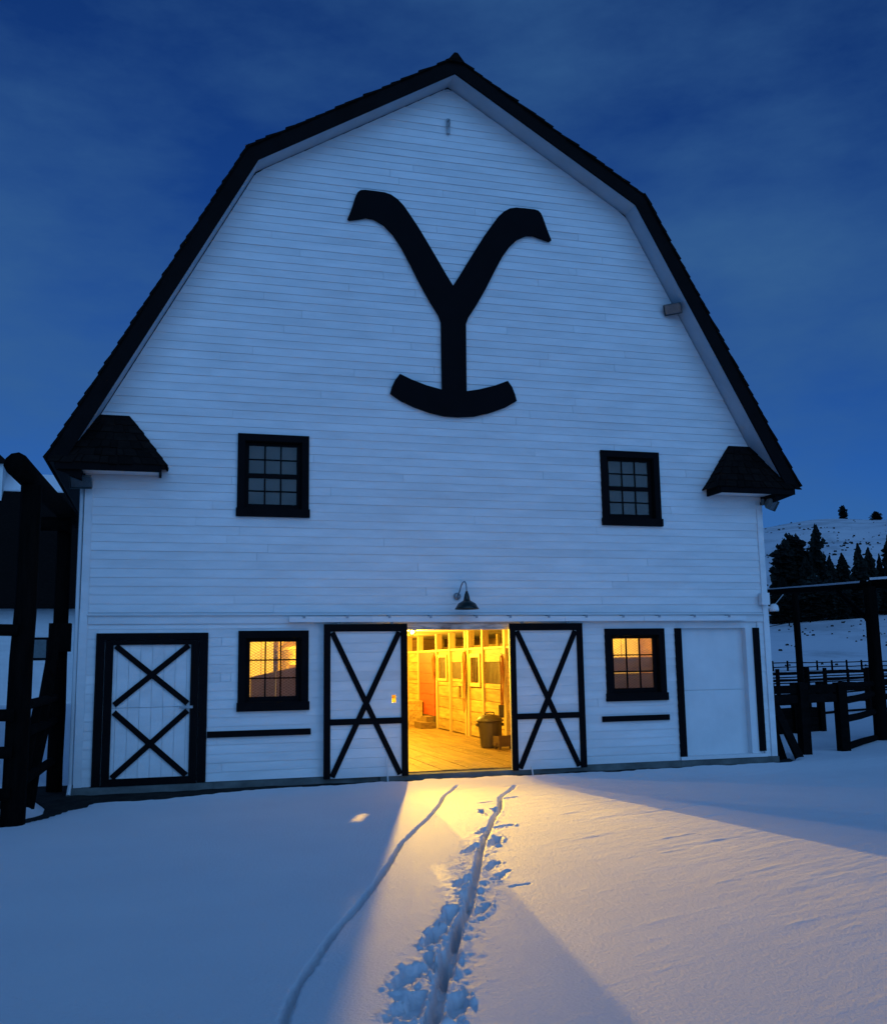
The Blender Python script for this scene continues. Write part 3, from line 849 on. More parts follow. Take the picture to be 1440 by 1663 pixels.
def barred(h, nbar, trim, frm=None):
    y0, y1, z0, z1 = h
    for k in range(nbar):
        y = y0+(y1-y0)*(k+0.5)/nbar
        MB().box(XS+0.012, XS+0.03, y-0.011, y+0.011, z0, z1).build('bar', BAR, swr)
    if trim:
        t = trim; f = frm or POSTW
        for a in ((y0-t, y0, z0-t, z1+t), (y1, y1+t, z0-t, z1+t), (y0, y1, z1, z1+t), (y0, y1, z0-t, z0)):
            MB().box(XS-0.035, XS-0.008, a[0]+.001, a[1]-.001, a[2]+.001, a[3]-.001).build('window_trim', f, swr)
barred(BARS_R, 15, 0.0); barred(WIN3, 5, 0.09); barred(WIN2, 11, 0.0); barred(WIN1, 9, 0.07)
for h in SLOTS:
    MB().box(XS+0.06, XS+0.09, h[0]-.02, h[1]+.02, h[2]-.02, h[3]+.02).build('slot_shade', DARKH, swr)  # dark panel behind the opening, painted as its shade
# stall lining seen through the gaps above the partition
lin = MB()
for k, y in enumerate(np.arange(4.2, 16, 1.45)):
    lin.box(4.1, 4.2, y, y+0.16, 0, 2.515)
lin.box(4.15, 4.19, 4.97, 16, 0.0, 2.25)
lin.build('stall_partition', PINE, barn)
# red sliding stall door and its step
rdm = sub('red_stall_door', barn)
zz_ = 0.32
while zz_ < 2.0:
    MB().box(XS-0.03, XS+0.02, 10.36, 12.04, zz_+.003, min(zz_+0.285, 2.03)-.003).build('door_board', RED, rdm); zz_ += 0.285
MB().box(XS-0.04, XS+0.03, 10.36, 12.04, 0.02, 0.315).build('door_kickboard', BOXW, rdm)
st_ = MB(); st_.box(XS-0.45, XS-0.046, 10.25, 11.0, 0.003, 0.16); st_.box(XS-0.25, XS-0.046, 10.45, 11.0, 0.161, 0.30)
st_.build('step', FLOOR, rdm)

# wisps of straw trodden over the aisle floor
stw = MB(); rs0 = random.Random(3)
for k in range(420):
    x, y = rs0.uniform(-2.2, 2.25), rs0.uniform(0.3, 9.5)**1.0
    a = rs0.uniform(0, 3.14); l = rs0.uniform(0.03, 0.11); dx, dy = math.cos(a)*l, math.sin(a)*l
    stw.bar((x-dx, y-dy, 0.008), (x+dx, y+dy, 0.012), 0.006, 0.004)
tag(stw.build('straw', POSTW), 'wisps of straw scattered over the barn aisle floor', 'straw', kind='stuff')

# lamps in the aisle (they light the doorway and the snow)
LAMPS = [(-0.10, 2.75), (0.75, 6.9), (0.85, 10.4), (0.6, 14.0)]
names = ['nearest the open barn door', 'second from the open barn door', 'third from the open barn door', 'farthest down the barn aisle']
for k, (lx, ly) in enumerate(LAMPS):
    lt = thing('ceiling_lamp', 'warm lit ceiling bulb '+names[k], 'lamp', 'bulbs along the barn aisle', (lx, ly, 2.515))
    MB().lathe([(0.0,0.0),(0.06,0.0),(0.055,-0.02),(0.025,-0.03),(0.025,-0.05),(0.0,-0.05)], n=14).build('socket', STEEL, lt, True)
    MB().lathe([(0.018,-0.05),(0.033,-0.062),(0.036,-0.078),(0.024,-0.096),(0.0,-0.101)], n=14).build('bulb', BULB, lt, True)
    pl_ = bpy.data.lights.new('bulb_light', 'POINT'); pl_.energy = LAMP_W*(0.55 if k == 0 else 1.0); pl_.color = LAMP_COL; pl_.shadow_soft_size = 0.05
    po = bpy.data.objects.new('bulb_light', pl_); col.objects.link(po); po.parent = lt; po.location = (0,0,-0.165)

for lx, ly, lz, lb, pw in ((-3.05, 2.3, 1.36, 'added warm bulb hidden in the stall behind the lower left window', 0.70), (4.3, 2.7, 1.62, 'added warm bulb hidden in the stall behind the lower right window', 0.62)):  # hidden bulbs added to make the two lower windows glow
    lt = thing('added_bulb', lb, 'lamp', 'bulbs added in the front stalls', (lx, ly, lz))
    MB().tube([(0,0,2.515-lz),(0,0,0.05)], 0.006, 6).build('cord', BAR, lt)
    MB().lathe([(0.0,0.06),(0.022,0.055),(0.025,0.0),(0.0,0.0)], n=12).build('socket', STEEL, lt, True)
    MB().lathe([(0.018,0.0),(0.033,-0.012),(0.036,-0.028),(0.024,-0.046),(0.0,-0.051)], n=14).build('bulb', BULB, lt, True)
    pl_ = bpy.data.lights.new('bulb_light', 'POINT'); pl_.energy = LAMP_W*pw; pl_.color = LAMP_COL; pl_.shadow_soft_size = 0.04
    po = bpy.data.objects.new('bulb_light', pl_); col.objects.link(po); po.parent = lt; po.location = (0,0,-0.11)
mg = thing('baffle', 'slanting dark manger boards added to shade the lower left window', 'baffle', loc=(-3.0,1.0,0))  # slanted boards added to stand for the shade low in this window
for k in range(5):
    a, b = -1.6+k*0.42, -1.6+k*0.42+0.412
    MB().prism([(a,0.0),(b,0.0),(b,1.52+0.20*(b+0.6)),(a,1.52+0.20*(a+0.6))], 0, 0.03).build('board', BAFFLE, mg)
mg = thing('baffle', 'level brown manger boards added to shade the lower right window', 'baffle', loc=(4.0,1.3,0))  # level boards added as the darker lower part of the lit window
for k in range(6):
    MB().box(-1.3, 1.7, 0, 0.03, 0.02+k*0.30, 0.31+k*0.30).build('board', BAFFLE, mg)

# spot lights added to brighten the snow through the doorway
for k, (lx, ly, lz, pw) in enumerate(((-0.10, 2.75, 2.36, 0.52), (-0.10, 6.3, 2.40, 2.0))):
    wt = thing('added_spot', ('added spot light under the ceiling nearest the doorway', 'added spot light under the ceiling deeper in the aisle')[k], 'added spot light', 'added spot lights aimed out of the door', (lx, ly, 2.515))
    MB().tube([(0,0.09,0),(0,0.07,lz-2.515)], 0.012, 8).build('stem', STEEL, wt)
    MB().tube([(0,0.08,lz-2.515+0.02),(0,0.03,lz-2.515+0.005)], [0.05,0.075], 14).build('housing', FIXT, wt, True)
    sp = bpy.data.lights.new('added_spot_beam', 'SPOT'); sp.energy = FLOOD_W*pw; sp.color = LAMP_COL; sp.shadow_soft_size = 0.035
    sp.spot_size = math.radians((72, 38)[k]); sp.spot_blend = 1.0
    po = bpy.data.objects.new('added_spot_beam', sp); col.objects.link(po); po.parent = wt; po.location = (0, 0, lz-2.515)
    po.rotation_euler = Vector(((-0.20,-1,-0.06),(0.05,-1,-0.055))[k]).to_track_quat('-Z', 'Y').to_euler()

# straw-coloured platform at the end of the aisle
pf = thing('wooden_platform', 'low pale wooden platform against the far stall wall inside', 'platform', loc=(1.2,12,0))
for k in range(5):
    MB().box(-0.9, 1.14, -0.45+k*0.5, 0.046+k*0.5, 0.64, 0.69).build('deck_board', PINE, pf)
for k in range(3):
    MB().box(-0.88, 1.13, -0.44, -0.40, 0.004+k*0.212, 0.21+k*0.212).build('front_board', PINE, pf)
for sx in (-0.86, 1.05):
    for sy in (-0.36, 1.9): MB().box(sx, sx+0.07, sy, sy+0.07, 0, 0.638).build('leg', POSTW, pf)

# trash can
tcn = thing('trash_can', 'round plastic trash can with lid just inside the open door', 'trash can', loc=(1.80,3.85,0.0))
MB().lathe([(0.0,0.012),(0.19,0.012),(0.195,0.03),(0.255,0.52),(0.258,0.55)], n=28).build('body', CAN, tcn, True)
MB().lathe([(0.255,0.53),(0.285,0.535),(0.288,0.57),(0.26,0.575)], n=28).build('rim', CAN, tcn, True)
MB().lathe([(0.262,0.574),(0.25,0.60),(0.20,0.645),(0.12,0.672),(0.0,0.68)], n=28).build('lid', CAN, tcn, True)
MB().tube([(-0.10,0,0.675),(-0.09,0,0.715),(0.0,0,0.725),(0.09,0,0.715),(0.10,0,0.675)], 0.013, 8).build('lid_handle', CAN, tcn, True)
for s in (-1, 1):
    MB().box(s*0.262-.03, s*0.262+.03, -0.06, 0.06, 0.44, 0.50).build('side_handle', CAN, tcn)
for a in (0.6, 2.2, 3.8, 5.4):
    MB().tube([(0.15*math.cos(a)-.02,0.15*math.sin(a),0.014),(0.15*math.cos(a)+.02,0.15*math.sin(a),0.014)], 0.014, 8).build('caster', BAR, tcn)
# boot scraper / wooden box in front of the can
bxo = thing('wooden_box', 'small open wooden box on legs in front of the trash can', 'box', loc=(1.98,3.42,0.0))
bxo.rotation_euler = (0,0,math.radians(14))
MB().box(-0.20, 0.20, -0.11, -0.09, 0.06, 0.26).build('front_board', BOXW, bxo)
MB().box(-0.20, 0.20, 0.09, 0.11, 0.06, 0.26).build('back_board', BOXW, bxo)
MB().box(-0.22, -0.201, -0.11, 0.11, 0.06, 0.27).build('end_board', BOXW, bxo)
MB().box(0.201, 0.22, -0.11, 0.11, 0.06, 0.27).build('end_board', BOXW, bxo)
MB().box(-0.20, 0.20, -0.089, 0.089, 0.06, 0.08).build('bottom_board', BOXW, bxo)
for a in (-0.19, 0.16):
    for b in (-0.10, 0.07): MB().box(a, a+0.03, b, b+0.03, 0.0, 0.059).build('leg', BOXW, bxo)
MB().box(-0.26, -0.221, -0.06, 0.06, 0.10, 0.14).build('handle', BOXW, bxo)
# brush standing in the corner behind the can
br = thing('scoop', 'short handled scoop leaning upright behind the trash can lid', 'scoop', loc=(2.06,3.92,0.0))
MB().tube([(0,0,0.0),(0.02,0.0,0.60)], 0.014, 8).build('handle', BOXW, br, True)
MB().add([(-0.03,-0.02,0.60),(0.075,-0.02,0.60),(0.085,-0.005,0.86),(-0.035,-0.005,0.86),(-0.03,0.02,0.60),(0.075,0.02,0.60),(0.085,0.005,0.86),(-0.035,0.005,0.86)],
         [(0,1,2,3),(7,6,5,4),(0,4,5,1),(1,5,6,2),(2,6,7,3),(3,7,4,0)]).build('blade', CAN, br)
fk = thing('pitchfork', 'long handled pitchfork leaning on the stall wall by the door', 'pitchfork', loc=(2.22,3.55,0.0))
MB().tube([(0.06,0.1,0.38),(0.11,0.45,1.25)], 0.015, 8).build('handle', BOXW, fk, True)
tn = MB()
for k in range(4): tn.tube([(-0.06+k*0.05,-0.03,0.0),(-0.03+k*0.035,0.05,0.22),(0.06,0.1,0.38)], 0.007, 6)
tn.build('tines', BAR, fk, True)

# halters and lead ropes hung on the stall posts
def rope_bundle(y, ztop, zbot, n, label, name='lead_rope'):
    t = thing(name, label, 'rope', 'lead ropes hung on the stall posts', (XS-0.06, y, ztop))
    MB().tube([(0.05,0,0.0),(-0.03,0,0.01),(-0.045,0,0.04)], 0.009, 6).build('hook', BAR, t)
    for k in range(n):
        L = (ztop-zbot)*random.uniform(0.6, 1.0); w_ = random.uniform(0.05, 0.13); ph = random.uniform(0, 6)
        pts = []
        for i in range(13):
            u = i/12; a = u*2*math.pi
            pts.append((-0.03-0.012*k/max(1,n)*2-0.015*math.sin(ph+u*9), math.sin(a)*w_+0.02*math.sin(ph+u*14), -L*(0.5-0.5*math.cos(a))-0.01))
        MB().tube(pts, random.uniform(0.009, 0.014), 6).build('rope_loop', random.choice((ROPE, ROPE, LEATHER)), t, True)
    return t
rope_bundle(10.2, 1.95, 1.25, 4, 'small bundle of ropes on the post beside the red stall door')
rope_bundle(7.28, 2.02, 0.55, 8, 'thick bundle of russet ropes and halters on the middle stall post')
rope_bundle(4.46, 1.90, 0.62, 4, 'ropes hanging on the stall post nearest the open door')

# ------------------------------------------------------------------ things fixed to the front of the barn
EMB = [(-1.88,9.42),(-1.81,9.6),(-1.74,9.84),(-1.70,9.93),(-1.65,9.975),(-1.57,9.99),(-1.39,9.99),(-1.22,9.985),(-1.10,9.955),(-0.98,9.88),(-0.87,9.77),(-0.75,9.6),(-0.60,9.38),(-0.46,9.15),(-0.28,8.85),(-0.11,8.56),(0.01,8.37)]
EMBR = [(0.13,8.56),(0.30,8.85),(0.48,9.15),(0.62,9.38),(0.77,9.6),(0.89,9.77),(1.0,9.88),(1.12,9.955),(1.24,9.985),(1.41,9.99),(1.59,9.99),(1.67,9.975),(1.72,9.93),(1.76,9.84),(1.84,9.6),(1.91,9.42),
        (1.87,9.395),(1.72,9.43),(1.57,9.475),(1.43,9.465),(1.25,9.37),(1.09,9.21),(0.94,8.99),(0.79,8.71),(0.62,8.37),(0.44,8.05),(0.28,7.80),(0.235,7.68),(0.23,7.1),(0.225,6.455),
        (0.45,6.50),(0.75,6.59),(0.99,6.69),(1.07,6.58),(1.12,6.45),(1.15,6.33),(0.94,6.205),(0.64,6.085),(0.36,6.01),(0.06,5.98),(-0.18,5.985),(-0.44,6.03),(-0.73,6.12),(-0.96,6.215),(-1.14,6.33),(-1.11,6.45),(-1.05,6.58),(-0.97,6.69),(-0.76,6.60),(-0.50,6.515),(-0.22,6.455),
        (-0.22,7.1),(-0.22,7.68),(-0.26,7.80),(-0.42,8.05),(-0.60,8.37),(-0.77,8.71),(-0.92,8.99),(-1.07,9.21),(-1.23,9.37),(-1.41,9.465),(-1.55,9.475),(-1.70,9.43),(-1.85,9.395)]
poly = (EMB+EMBR)[::-1]
tag(MB().prism(poly, -0.062, -0.018).build('brand_emblem', EMBLEM), 'large black Y shaped brand with curled arms and rocker base on the gable', 'emblem')

# gooseneck lamp above the doors
gl_ = thing('gooseneck_lamp', 'unlit gooseneck barn lamp with dark bell shade above the doorway', 'lamp', loc=(0.0,0.0,2.87))
MB().tube([(0,-0.004,0),(0,-0.035,0)], [0.062,0.058], 18).build('wall_plate', STEEL, gl_, True)
MB().tube([(0.0,-0.03,0.0),(0.012,-0.10,0.06),(0.03,-0.17,0.17),(0.045,-0.23,0.225),(0.055,-0.29,0.23),(0.062,-0.34,0.18),(0.065,-0.355,0.09),(0.065,-0.355,0.02)], 0.012, 8).build('arm', STEEL, gl_, True)
MB().lathe([(0.0,0.06),(0.022,0.06),(0.026,0.03),(0.034,0.02),(0.048,-0.04),(0.058,-0.09),(0.10,-0.115),(0.15,-0.145),(0.18,-0.20),(0.205,-0.235),(0.20,-0.237),(0.173,-0.20),(0.145,-0.15),(0.05,-0.10),(0.0,-0.09)], (0.065,-0.355,0.0), 26).build('shade', ENAMEL, gl_, True)

def floodlight(loc, rotz, tilt, label):
    t = thing('floodlight', label, 'floodlight', 'floodlights on the barn gable', loc)
    t.rotation_euler = (0,0,rotz)
    MB().box(-0.05, 0.05, -0.06, -0.002, -0.05, 0.05).build('junction_box', FIXT, t)
    MB().tube([(0,-0.06,0),(0,-0.12,-0.03)], 0.02, 8).build('knuckle', FIXT, t)
    h = MB()
    c, s = math.cos(tilt), math.sin(tilt)
    def rp(x, y, z): return (x, -0.17+(y*c-z*s), -0.06+(y*s+z*c))
    f = [(-0.16,-0.10),(0.16,-0.10),(0.16,0.10),(-0.16,0.10)]
    b = [(-0.09,-0.06),(0.09,-0.06),(0.09,0.06),(-0.09,0.06)]
    h.add([rp(x,-0.075,z) for x, z in f]+[rp(x,0.0,z) for x, z in f]+[rp(x,0.08,z) for x, z in b],
          [(4,5,1,0),(5,6,2,1),(6,7,3,2),(7,4,0,3),(8,9,5,4),(9,10,6,5),(10,11,7,6),(11,8,4,7),(11,10,9,8)])
    h.build('housing', FIXT, t)
    MB().add([rp(x*0.94,-0.06,z*0.94) for x, z in f], [(0,1,2,3)]).build('lens', GLASS, t)
    MB().add([rp(x*0.93,-0.03,z*0.93) for x, z in f], [(0,1,2,3)]).build('reflector', STEEL, t)
    return t
floodlight((-6.02,-0.03,4.67), math.radians(-8), math.radians(35), 'grey floodlight under the left eave return')
floodlight((6.0,-0.03,4.66), math.radians(38), math.radians(30), 'grey floodlight under the right eave return')
fg = floodlight((4.40,-0.012,8.34), math.radians(-42), math.radians(32), 'grey floodlight high on the right side of the gable'); fg.scale = (1.0,1.0,1.0)
hk = thing('hay_hook', 'small dark iron hook bracket below the roof peak', 'bracket', loc=(-0.02,-0.01,11.45))
MB().box(-0.03, 0.03, -0.03, 0.0, -0.17, 0.12).build('plate', STEEL, hk)
MB().tube([(0,-0.03,0.08),(0,-0.10,0.06),(0.0,-0.11,-0.02),(0,-0.06,-0.06)], 0.014, 8).build('hook', STEEL, hk, True)
mb_ = thing('meter_box', 'small white utility box on the right corner of the barn', 'utility box', loc=(5.88,-0.022,2.84))
MB().box(-0.075, 0.075, -0.11, -0.002, -0.11, 0.10).build('case', WHITE_P, mb_)
MB().box(-0.082, 0.082, -0.12, -0.112, -0.115, 0.105).build('cover', WHITE_P, mb_)
yl = thing('corner_light', 'white dome light at the right barn corner above the belt', 'light', loc=(6.10,-0.05,2.68))
MB().lathe([(0.0,0.07),(0.04,0.065),(0.075,0.03),(0.088,-0.03),(0.085,-0.07),(0.0,-0.07)], n=20).build('dome', WHITE_P, yl, True)
MB().tube([(-0.10,0.04,0.0),(-0.06,0.01,0.0)], 0.022, 8).build('bracket', WHITE_P, yl)
MB().tube([(0.03,0,0.06),(0.20,-0.02,0.24)], 0.008, 6).build('rod', STEEL, yl)
for (xx, y_, z0, z1, lb) in ((-1.25,-0.19,-0.19,0.28,'thin pale stake at the foot of the left sliding door'), (1.22,-0.19,-0.19,0.02,'short pale stake at the foot of the right sliding door')):
    tg = MB().tube([(xx-0.02,y_+0.02,z1),(xx,y_,z0)], 0.013, 6).build('door_stake', WHITE_P); tag(tg, lb, 'stake')

# ------------------------------------------------------------------ log frame and fence left of the barn
def log(name, a, b, r, parent, mt=LOG, n=10, taper=0.9):
    a = Vector(a); b = Vector(b); k = 6
    pts = [a.lerp(b, i/k)+Vector((random.uniform(-1,1), random.uniform(-1,1), 0))*r*0.08*(0 < i < k) for i in range(k+1)]
    return MB().tube(pts, [r*(1+(taper-1)*i/k) for i in range(k+1)], n, True, 0.04).build(name, mt, parent, True)
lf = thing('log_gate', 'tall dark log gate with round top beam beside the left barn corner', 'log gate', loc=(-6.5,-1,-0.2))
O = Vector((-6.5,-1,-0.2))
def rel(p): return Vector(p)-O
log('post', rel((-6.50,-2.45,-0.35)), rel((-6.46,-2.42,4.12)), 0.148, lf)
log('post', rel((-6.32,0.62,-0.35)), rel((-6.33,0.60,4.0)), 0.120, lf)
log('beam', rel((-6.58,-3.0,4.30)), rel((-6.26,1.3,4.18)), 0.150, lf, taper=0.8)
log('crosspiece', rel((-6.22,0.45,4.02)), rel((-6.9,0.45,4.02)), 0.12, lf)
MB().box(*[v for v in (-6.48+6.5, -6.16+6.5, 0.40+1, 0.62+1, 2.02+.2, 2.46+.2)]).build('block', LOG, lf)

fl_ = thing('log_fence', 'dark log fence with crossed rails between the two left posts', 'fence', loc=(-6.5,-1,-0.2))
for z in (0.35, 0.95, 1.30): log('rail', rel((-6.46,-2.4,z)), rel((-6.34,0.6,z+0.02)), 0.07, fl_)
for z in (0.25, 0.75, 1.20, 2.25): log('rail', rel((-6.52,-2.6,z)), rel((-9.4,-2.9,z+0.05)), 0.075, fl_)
log('post', rel((-6.95,-2.66,-0.35)), rel((-6.95,-2.66,2.35)), 0.08, fl_)
lg = ['leaning pole nearest the left barn corner', 'leaning dark pole propped between the two left log posts', 'leaning dark plank low against the left log post']
for lb, a, b, r in ((lg[1], (-6.50,-1.2,-0.22), (-6.36,0.15,2.15), 0.10), (lg[0], (-6.60,-0.2,-0.2), (-6.38,0.1,1.2), 0.07), (lg[2], (-6.55,-1.8,-0.22), (-6.42,-1.0,1.3), 0.07)):
    o = MB().tube([a, b], [r, r*0.85], 8, True, 0.03).build('leaning_pole', LOG); tag(o, lb, 'pole')
# snow heap between the posts
hx = np.linspace(-1, 1, 26); HX2, HY2 = np.meshgrid(hx, hx)
R2 = np.hypot(HX2, HY2)
HZ2 = 0.24*(1-sstep(0.1, 1.0, R2))*(0.8+0.5*fbm(HX2*3, HY2*3, 3, 5)) - 0.02
ho = grid_obj('snow_heap', HX2*0.42, HY2*0.9, HZ2, SNOW); ho.location = (-6.62,-0.9,-0.20)
tag(ho, 'small dirty snow heap between the two left log posts', 'snow heap')

# ------------------------------------------------------------------ far white barn at the left
fb = thing('far_barn', 'distant white barn with dark snow topped roof left of the main barn', 'barn', loc=(-20,38,-0.2))
OB = Vector((-20,38,-0.2))
MB().box(-22, 13.0, 0, 12, 0, 5.8).build('wall', WHITE_P, fb)
k_ = 0
z = 0.1
bm_ = MB()
while z < 5.6:
    bm_.box(-21.9, 12.9, -0.02, 0.0-0.001, z, z+0.20); z += 0.23
tag(bm_.build('siding', WHITE_P, fb), kind='stuff')
rf_ = MB()
rf_.add([(-22.6,-0.9,5.15),(13.5,-0.9,5.15),(13.5,6,12.75),(-22.6,6,12.75),(-22.6,-0.9,4.9),(13.5,-0.9,4.9),(13.5,6,12.5),(-22.6,6,12.5),(-22.6,12.9,5.0),(13.5,12.9,5.0)],
        [(0,1,2,3),(4,7,6,5),(0,4,5,1),(3,2,9,8),(1,5,6,2),(0,3,7,4)])
rfo = rf_.build('roof', SHING, fb)
MB().add([(-22.5,5.15,11.93),(13.4,5.15,11.93),(13.4,6.05,13.02),(-22.5,6.05,13.02),(-22.5,5.2,11.8),(13.4,5.2,11.8),(13.4,7.4,11.6),(-22.5,7.4,11.6)],
         [(0,1,2,3),(0,4,5,1),(3,2,6,7),(1,5,6,2)]).build('roof_snow', SNOW, fb)
for wx in (9.05, 6.5):
    f = MB().box(wx-0.50, wx+0.50, -0.05, -0.021, 2.35, 3.5).build('window', BLACK, fb)
    MB().add([(wx-0.38,-0.06,2.47),(wx+0.38,-0.06,2.47),(wx+0.38,-0.06,3.38),(wx-0.38,-0.06,3.38)], [(0,1,2,3)]).build('pane', FIXT, f)
cu = MB().box(3.45, 6.25, 4.6, 7.4, 11.0, 13.4).build('cupola', WHITE_P, fb)
MB().add([(3.1,4.3,13.3),(6.6,4.3,13.3),(6.6,7.7,13.3),(3.1,7.7,13.3),(4.85,6,15.0)], [(0,1,4),(1,2,4),(2,3,4),(3,0,4),(3,2,1,0)]).build('cupola_roof', SHING, cu)

# ------------------------------------------------------------------ corral right of the barn
gw = thing('log_gateway', 'tall log gateway with snow capped header beam right of the barn', 'gateway', loc=(10.4,2.65,-0.3))
O = Vector((10.4,2.65,-0.3))
log('post', rel((10.40,2.65,-0.5)), rel((10.42,2.65,3.3)), 0.155, gw)
log('post', rel((12.50,8.35,-0.5)), rel((12.50,8.35,3.55)), 0.10, gw)
log('post', rel((13.6,-3.5,-0.5)), rel((13.6,-3.5,3.3)), 0.155, gw)
log('beam', rel((11.75,9.6,3.62)), rel((10.45,2.6,3.34)), 0.085, gw)
log('beam', rel((10.40,2.9,3.36)), rel((13.7,-3.7,3.36)), 0.10, gw)
sn = MB(); sn.bar(rel((11.75,9.5,3.70)), rel((10.45,2.7,3.425)), 0.08, 0.045); sn.bar(rel((10.42,2.6,3.47)), rel((13.7,-3.7,3.46)), 0.10, 0.05)
sn.build('snow_cap', SNOW, gw)
log('brace', rel((10.46,2.8,2.55)), rel((10.75,4.2,3.3)), 0.06, gw)

def rail_fence(name, label, posts, rails, pr, rr, ptop, cat='fence', group=None, flat=False, zf=lambda x, y: -0.3):
    t = thing(name, label, cat, group, (posts[0][0], posts[0][1], zf(*posts[0])))
    o = Vector(t.location)
    for (x, y) in posts:
        z = zf(x, y)
        MB().tube([Vector((x,y,z-0.3))-o, Vector((x,y,z+ptop+random.uniform(-.04,.06)))-o], [pr, pr*0.92], 7, True, 0.05).build('post', LOG, t)
    for (a, b) in zip(posts[:-1], posts[1:]):
        za, zb = zf(*a), zf(*b)
        for h in rails:
            j = random.uniform(-0.03, 0.03)
            A_ = Vector((a[0],a[1],za+h+j))-o; B_ = Vector((b[0],b[1],zb+h-j))-o
            if flat: MB().bar(A_, B_, 0.05, rr*2).build('rail', RAIL, t)
            else: MB().tube([A_, A_.lerp(B_,.5)+Vector((0,0,random.uniform(-.02,.02))), B_], [rr, rr*.93, rr*.88], 7, True, 0.04).build('rail', LOG, t)
    return t
# two stout posts with a plank gate just past the barn corner
g1 = thing('corral_gate', 'dark plank gate with two square posts at the right barn corner', 'gate', loc=(6.95,0.5,-0.3))
O = Vector((6.95,0.5,-0.3))
MB().box(-0.09, 0.09, -0.09, 0.09, -0.3, 1.58).build('post', RAIL, g1)
MB().box(0.98, 1.17, 0.20, 0.38, -0.3, 1.56).build('post', RAIL, g1)
for h in (1.28, 1.46): MB().bar((-0.75,-0.15,h), (1.15,0.33,h-.01), 0.05, 0.15).build('rail', RAIL, g1)
MB().box(-0.02, 0.17, -0.02, 0.12, -0.05, 0.14).build('foot_block', RAIL, g1)
for lb, a, b, wd in (('wide dark plank leaning on the right barn corner', (6.62,0.10,-0.25), (6.16,0.55,1.35), 0.19), ('dark plank leaning behind the wide one at the right corner', (6.40,0.35,-0.25), (6.14,0.75,1.5), 0.17)):
    tag(MB().bar(a, b, wd, 0.05, (0.3,-1,0)).build('leaning_plank', RAIL), lb, 'plank')
tr_ = thing('feed_bunk', 'low dark timber feed bunk standing in the snowy corral', 'feed bunk', loc=(10.2,5.0,-0.3))
for k in range(4): MB().bar((-1.15,-0.2,0.10+k*0.20), (0.75,0.45,0.10+k*0.20), 0.05, 0.188).build('side_board', RAIL, tr_)
for k in range(4): MB().bar((-1.05,0.55,0.10+k*0.20), (0.45,1.1,0.10+k*0.20), 0.05, 0.188).build('side_board', RAIL, tr_)
MB().bar((0.76,0.47,0.42), (0.47,1.12,0.42), 0.05, 0.80).build('end_board', RAIL, tr_)
MB().bar((-1.16,-0.18,0.42), (-1.06,0.53,0.42), 0.05, 0.80).build('end_board', RAIL, tr_)
for (a, b) in ((-1.1,-0.26), (0.72,0.37), (-0.25,0.03)): MB().box(a-.07, a+.07, b-.07, b+.07, -0.3, 1.45).build('leg', LOG, tr_)

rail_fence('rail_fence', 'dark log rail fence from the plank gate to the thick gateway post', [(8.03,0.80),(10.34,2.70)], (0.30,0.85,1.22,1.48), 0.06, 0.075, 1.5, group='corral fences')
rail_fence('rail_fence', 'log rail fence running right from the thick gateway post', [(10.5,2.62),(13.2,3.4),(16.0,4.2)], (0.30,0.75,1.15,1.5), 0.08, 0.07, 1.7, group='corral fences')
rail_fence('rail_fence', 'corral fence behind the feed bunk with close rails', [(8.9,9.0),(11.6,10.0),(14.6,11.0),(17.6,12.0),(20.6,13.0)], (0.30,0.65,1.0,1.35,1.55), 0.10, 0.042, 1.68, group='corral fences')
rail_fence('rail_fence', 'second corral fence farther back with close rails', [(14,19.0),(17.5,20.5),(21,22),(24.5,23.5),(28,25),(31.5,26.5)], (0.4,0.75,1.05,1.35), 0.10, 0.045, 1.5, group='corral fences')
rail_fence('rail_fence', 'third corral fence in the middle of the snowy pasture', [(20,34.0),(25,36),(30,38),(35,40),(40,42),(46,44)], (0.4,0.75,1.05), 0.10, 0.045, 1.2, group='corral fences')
pp = []
for k in range(12):
    px_ = 1215+k*23.5
    pp.append(at_az(px_, 128+k*0.8))
rail_fence('rail_fence', 'long thin pasture fence at the foot of the snowy hill', pp, (0.30,0.78,1.30), 0.13, 0.07, 1.55, group='pasture fences', zf=lambda x, y: max(-0.3, hz(x, y)))
pp = [at_az(1235+k*34, 212+k*3) for k in range(8)]
rail_fence('rail_fence', 'upper pasture fence just below the dark conifers', pp, (0.6,1.25), 0.15, 0.08, 1.6, group='pasture fences', zf=lambda x, y: hz(x, y))

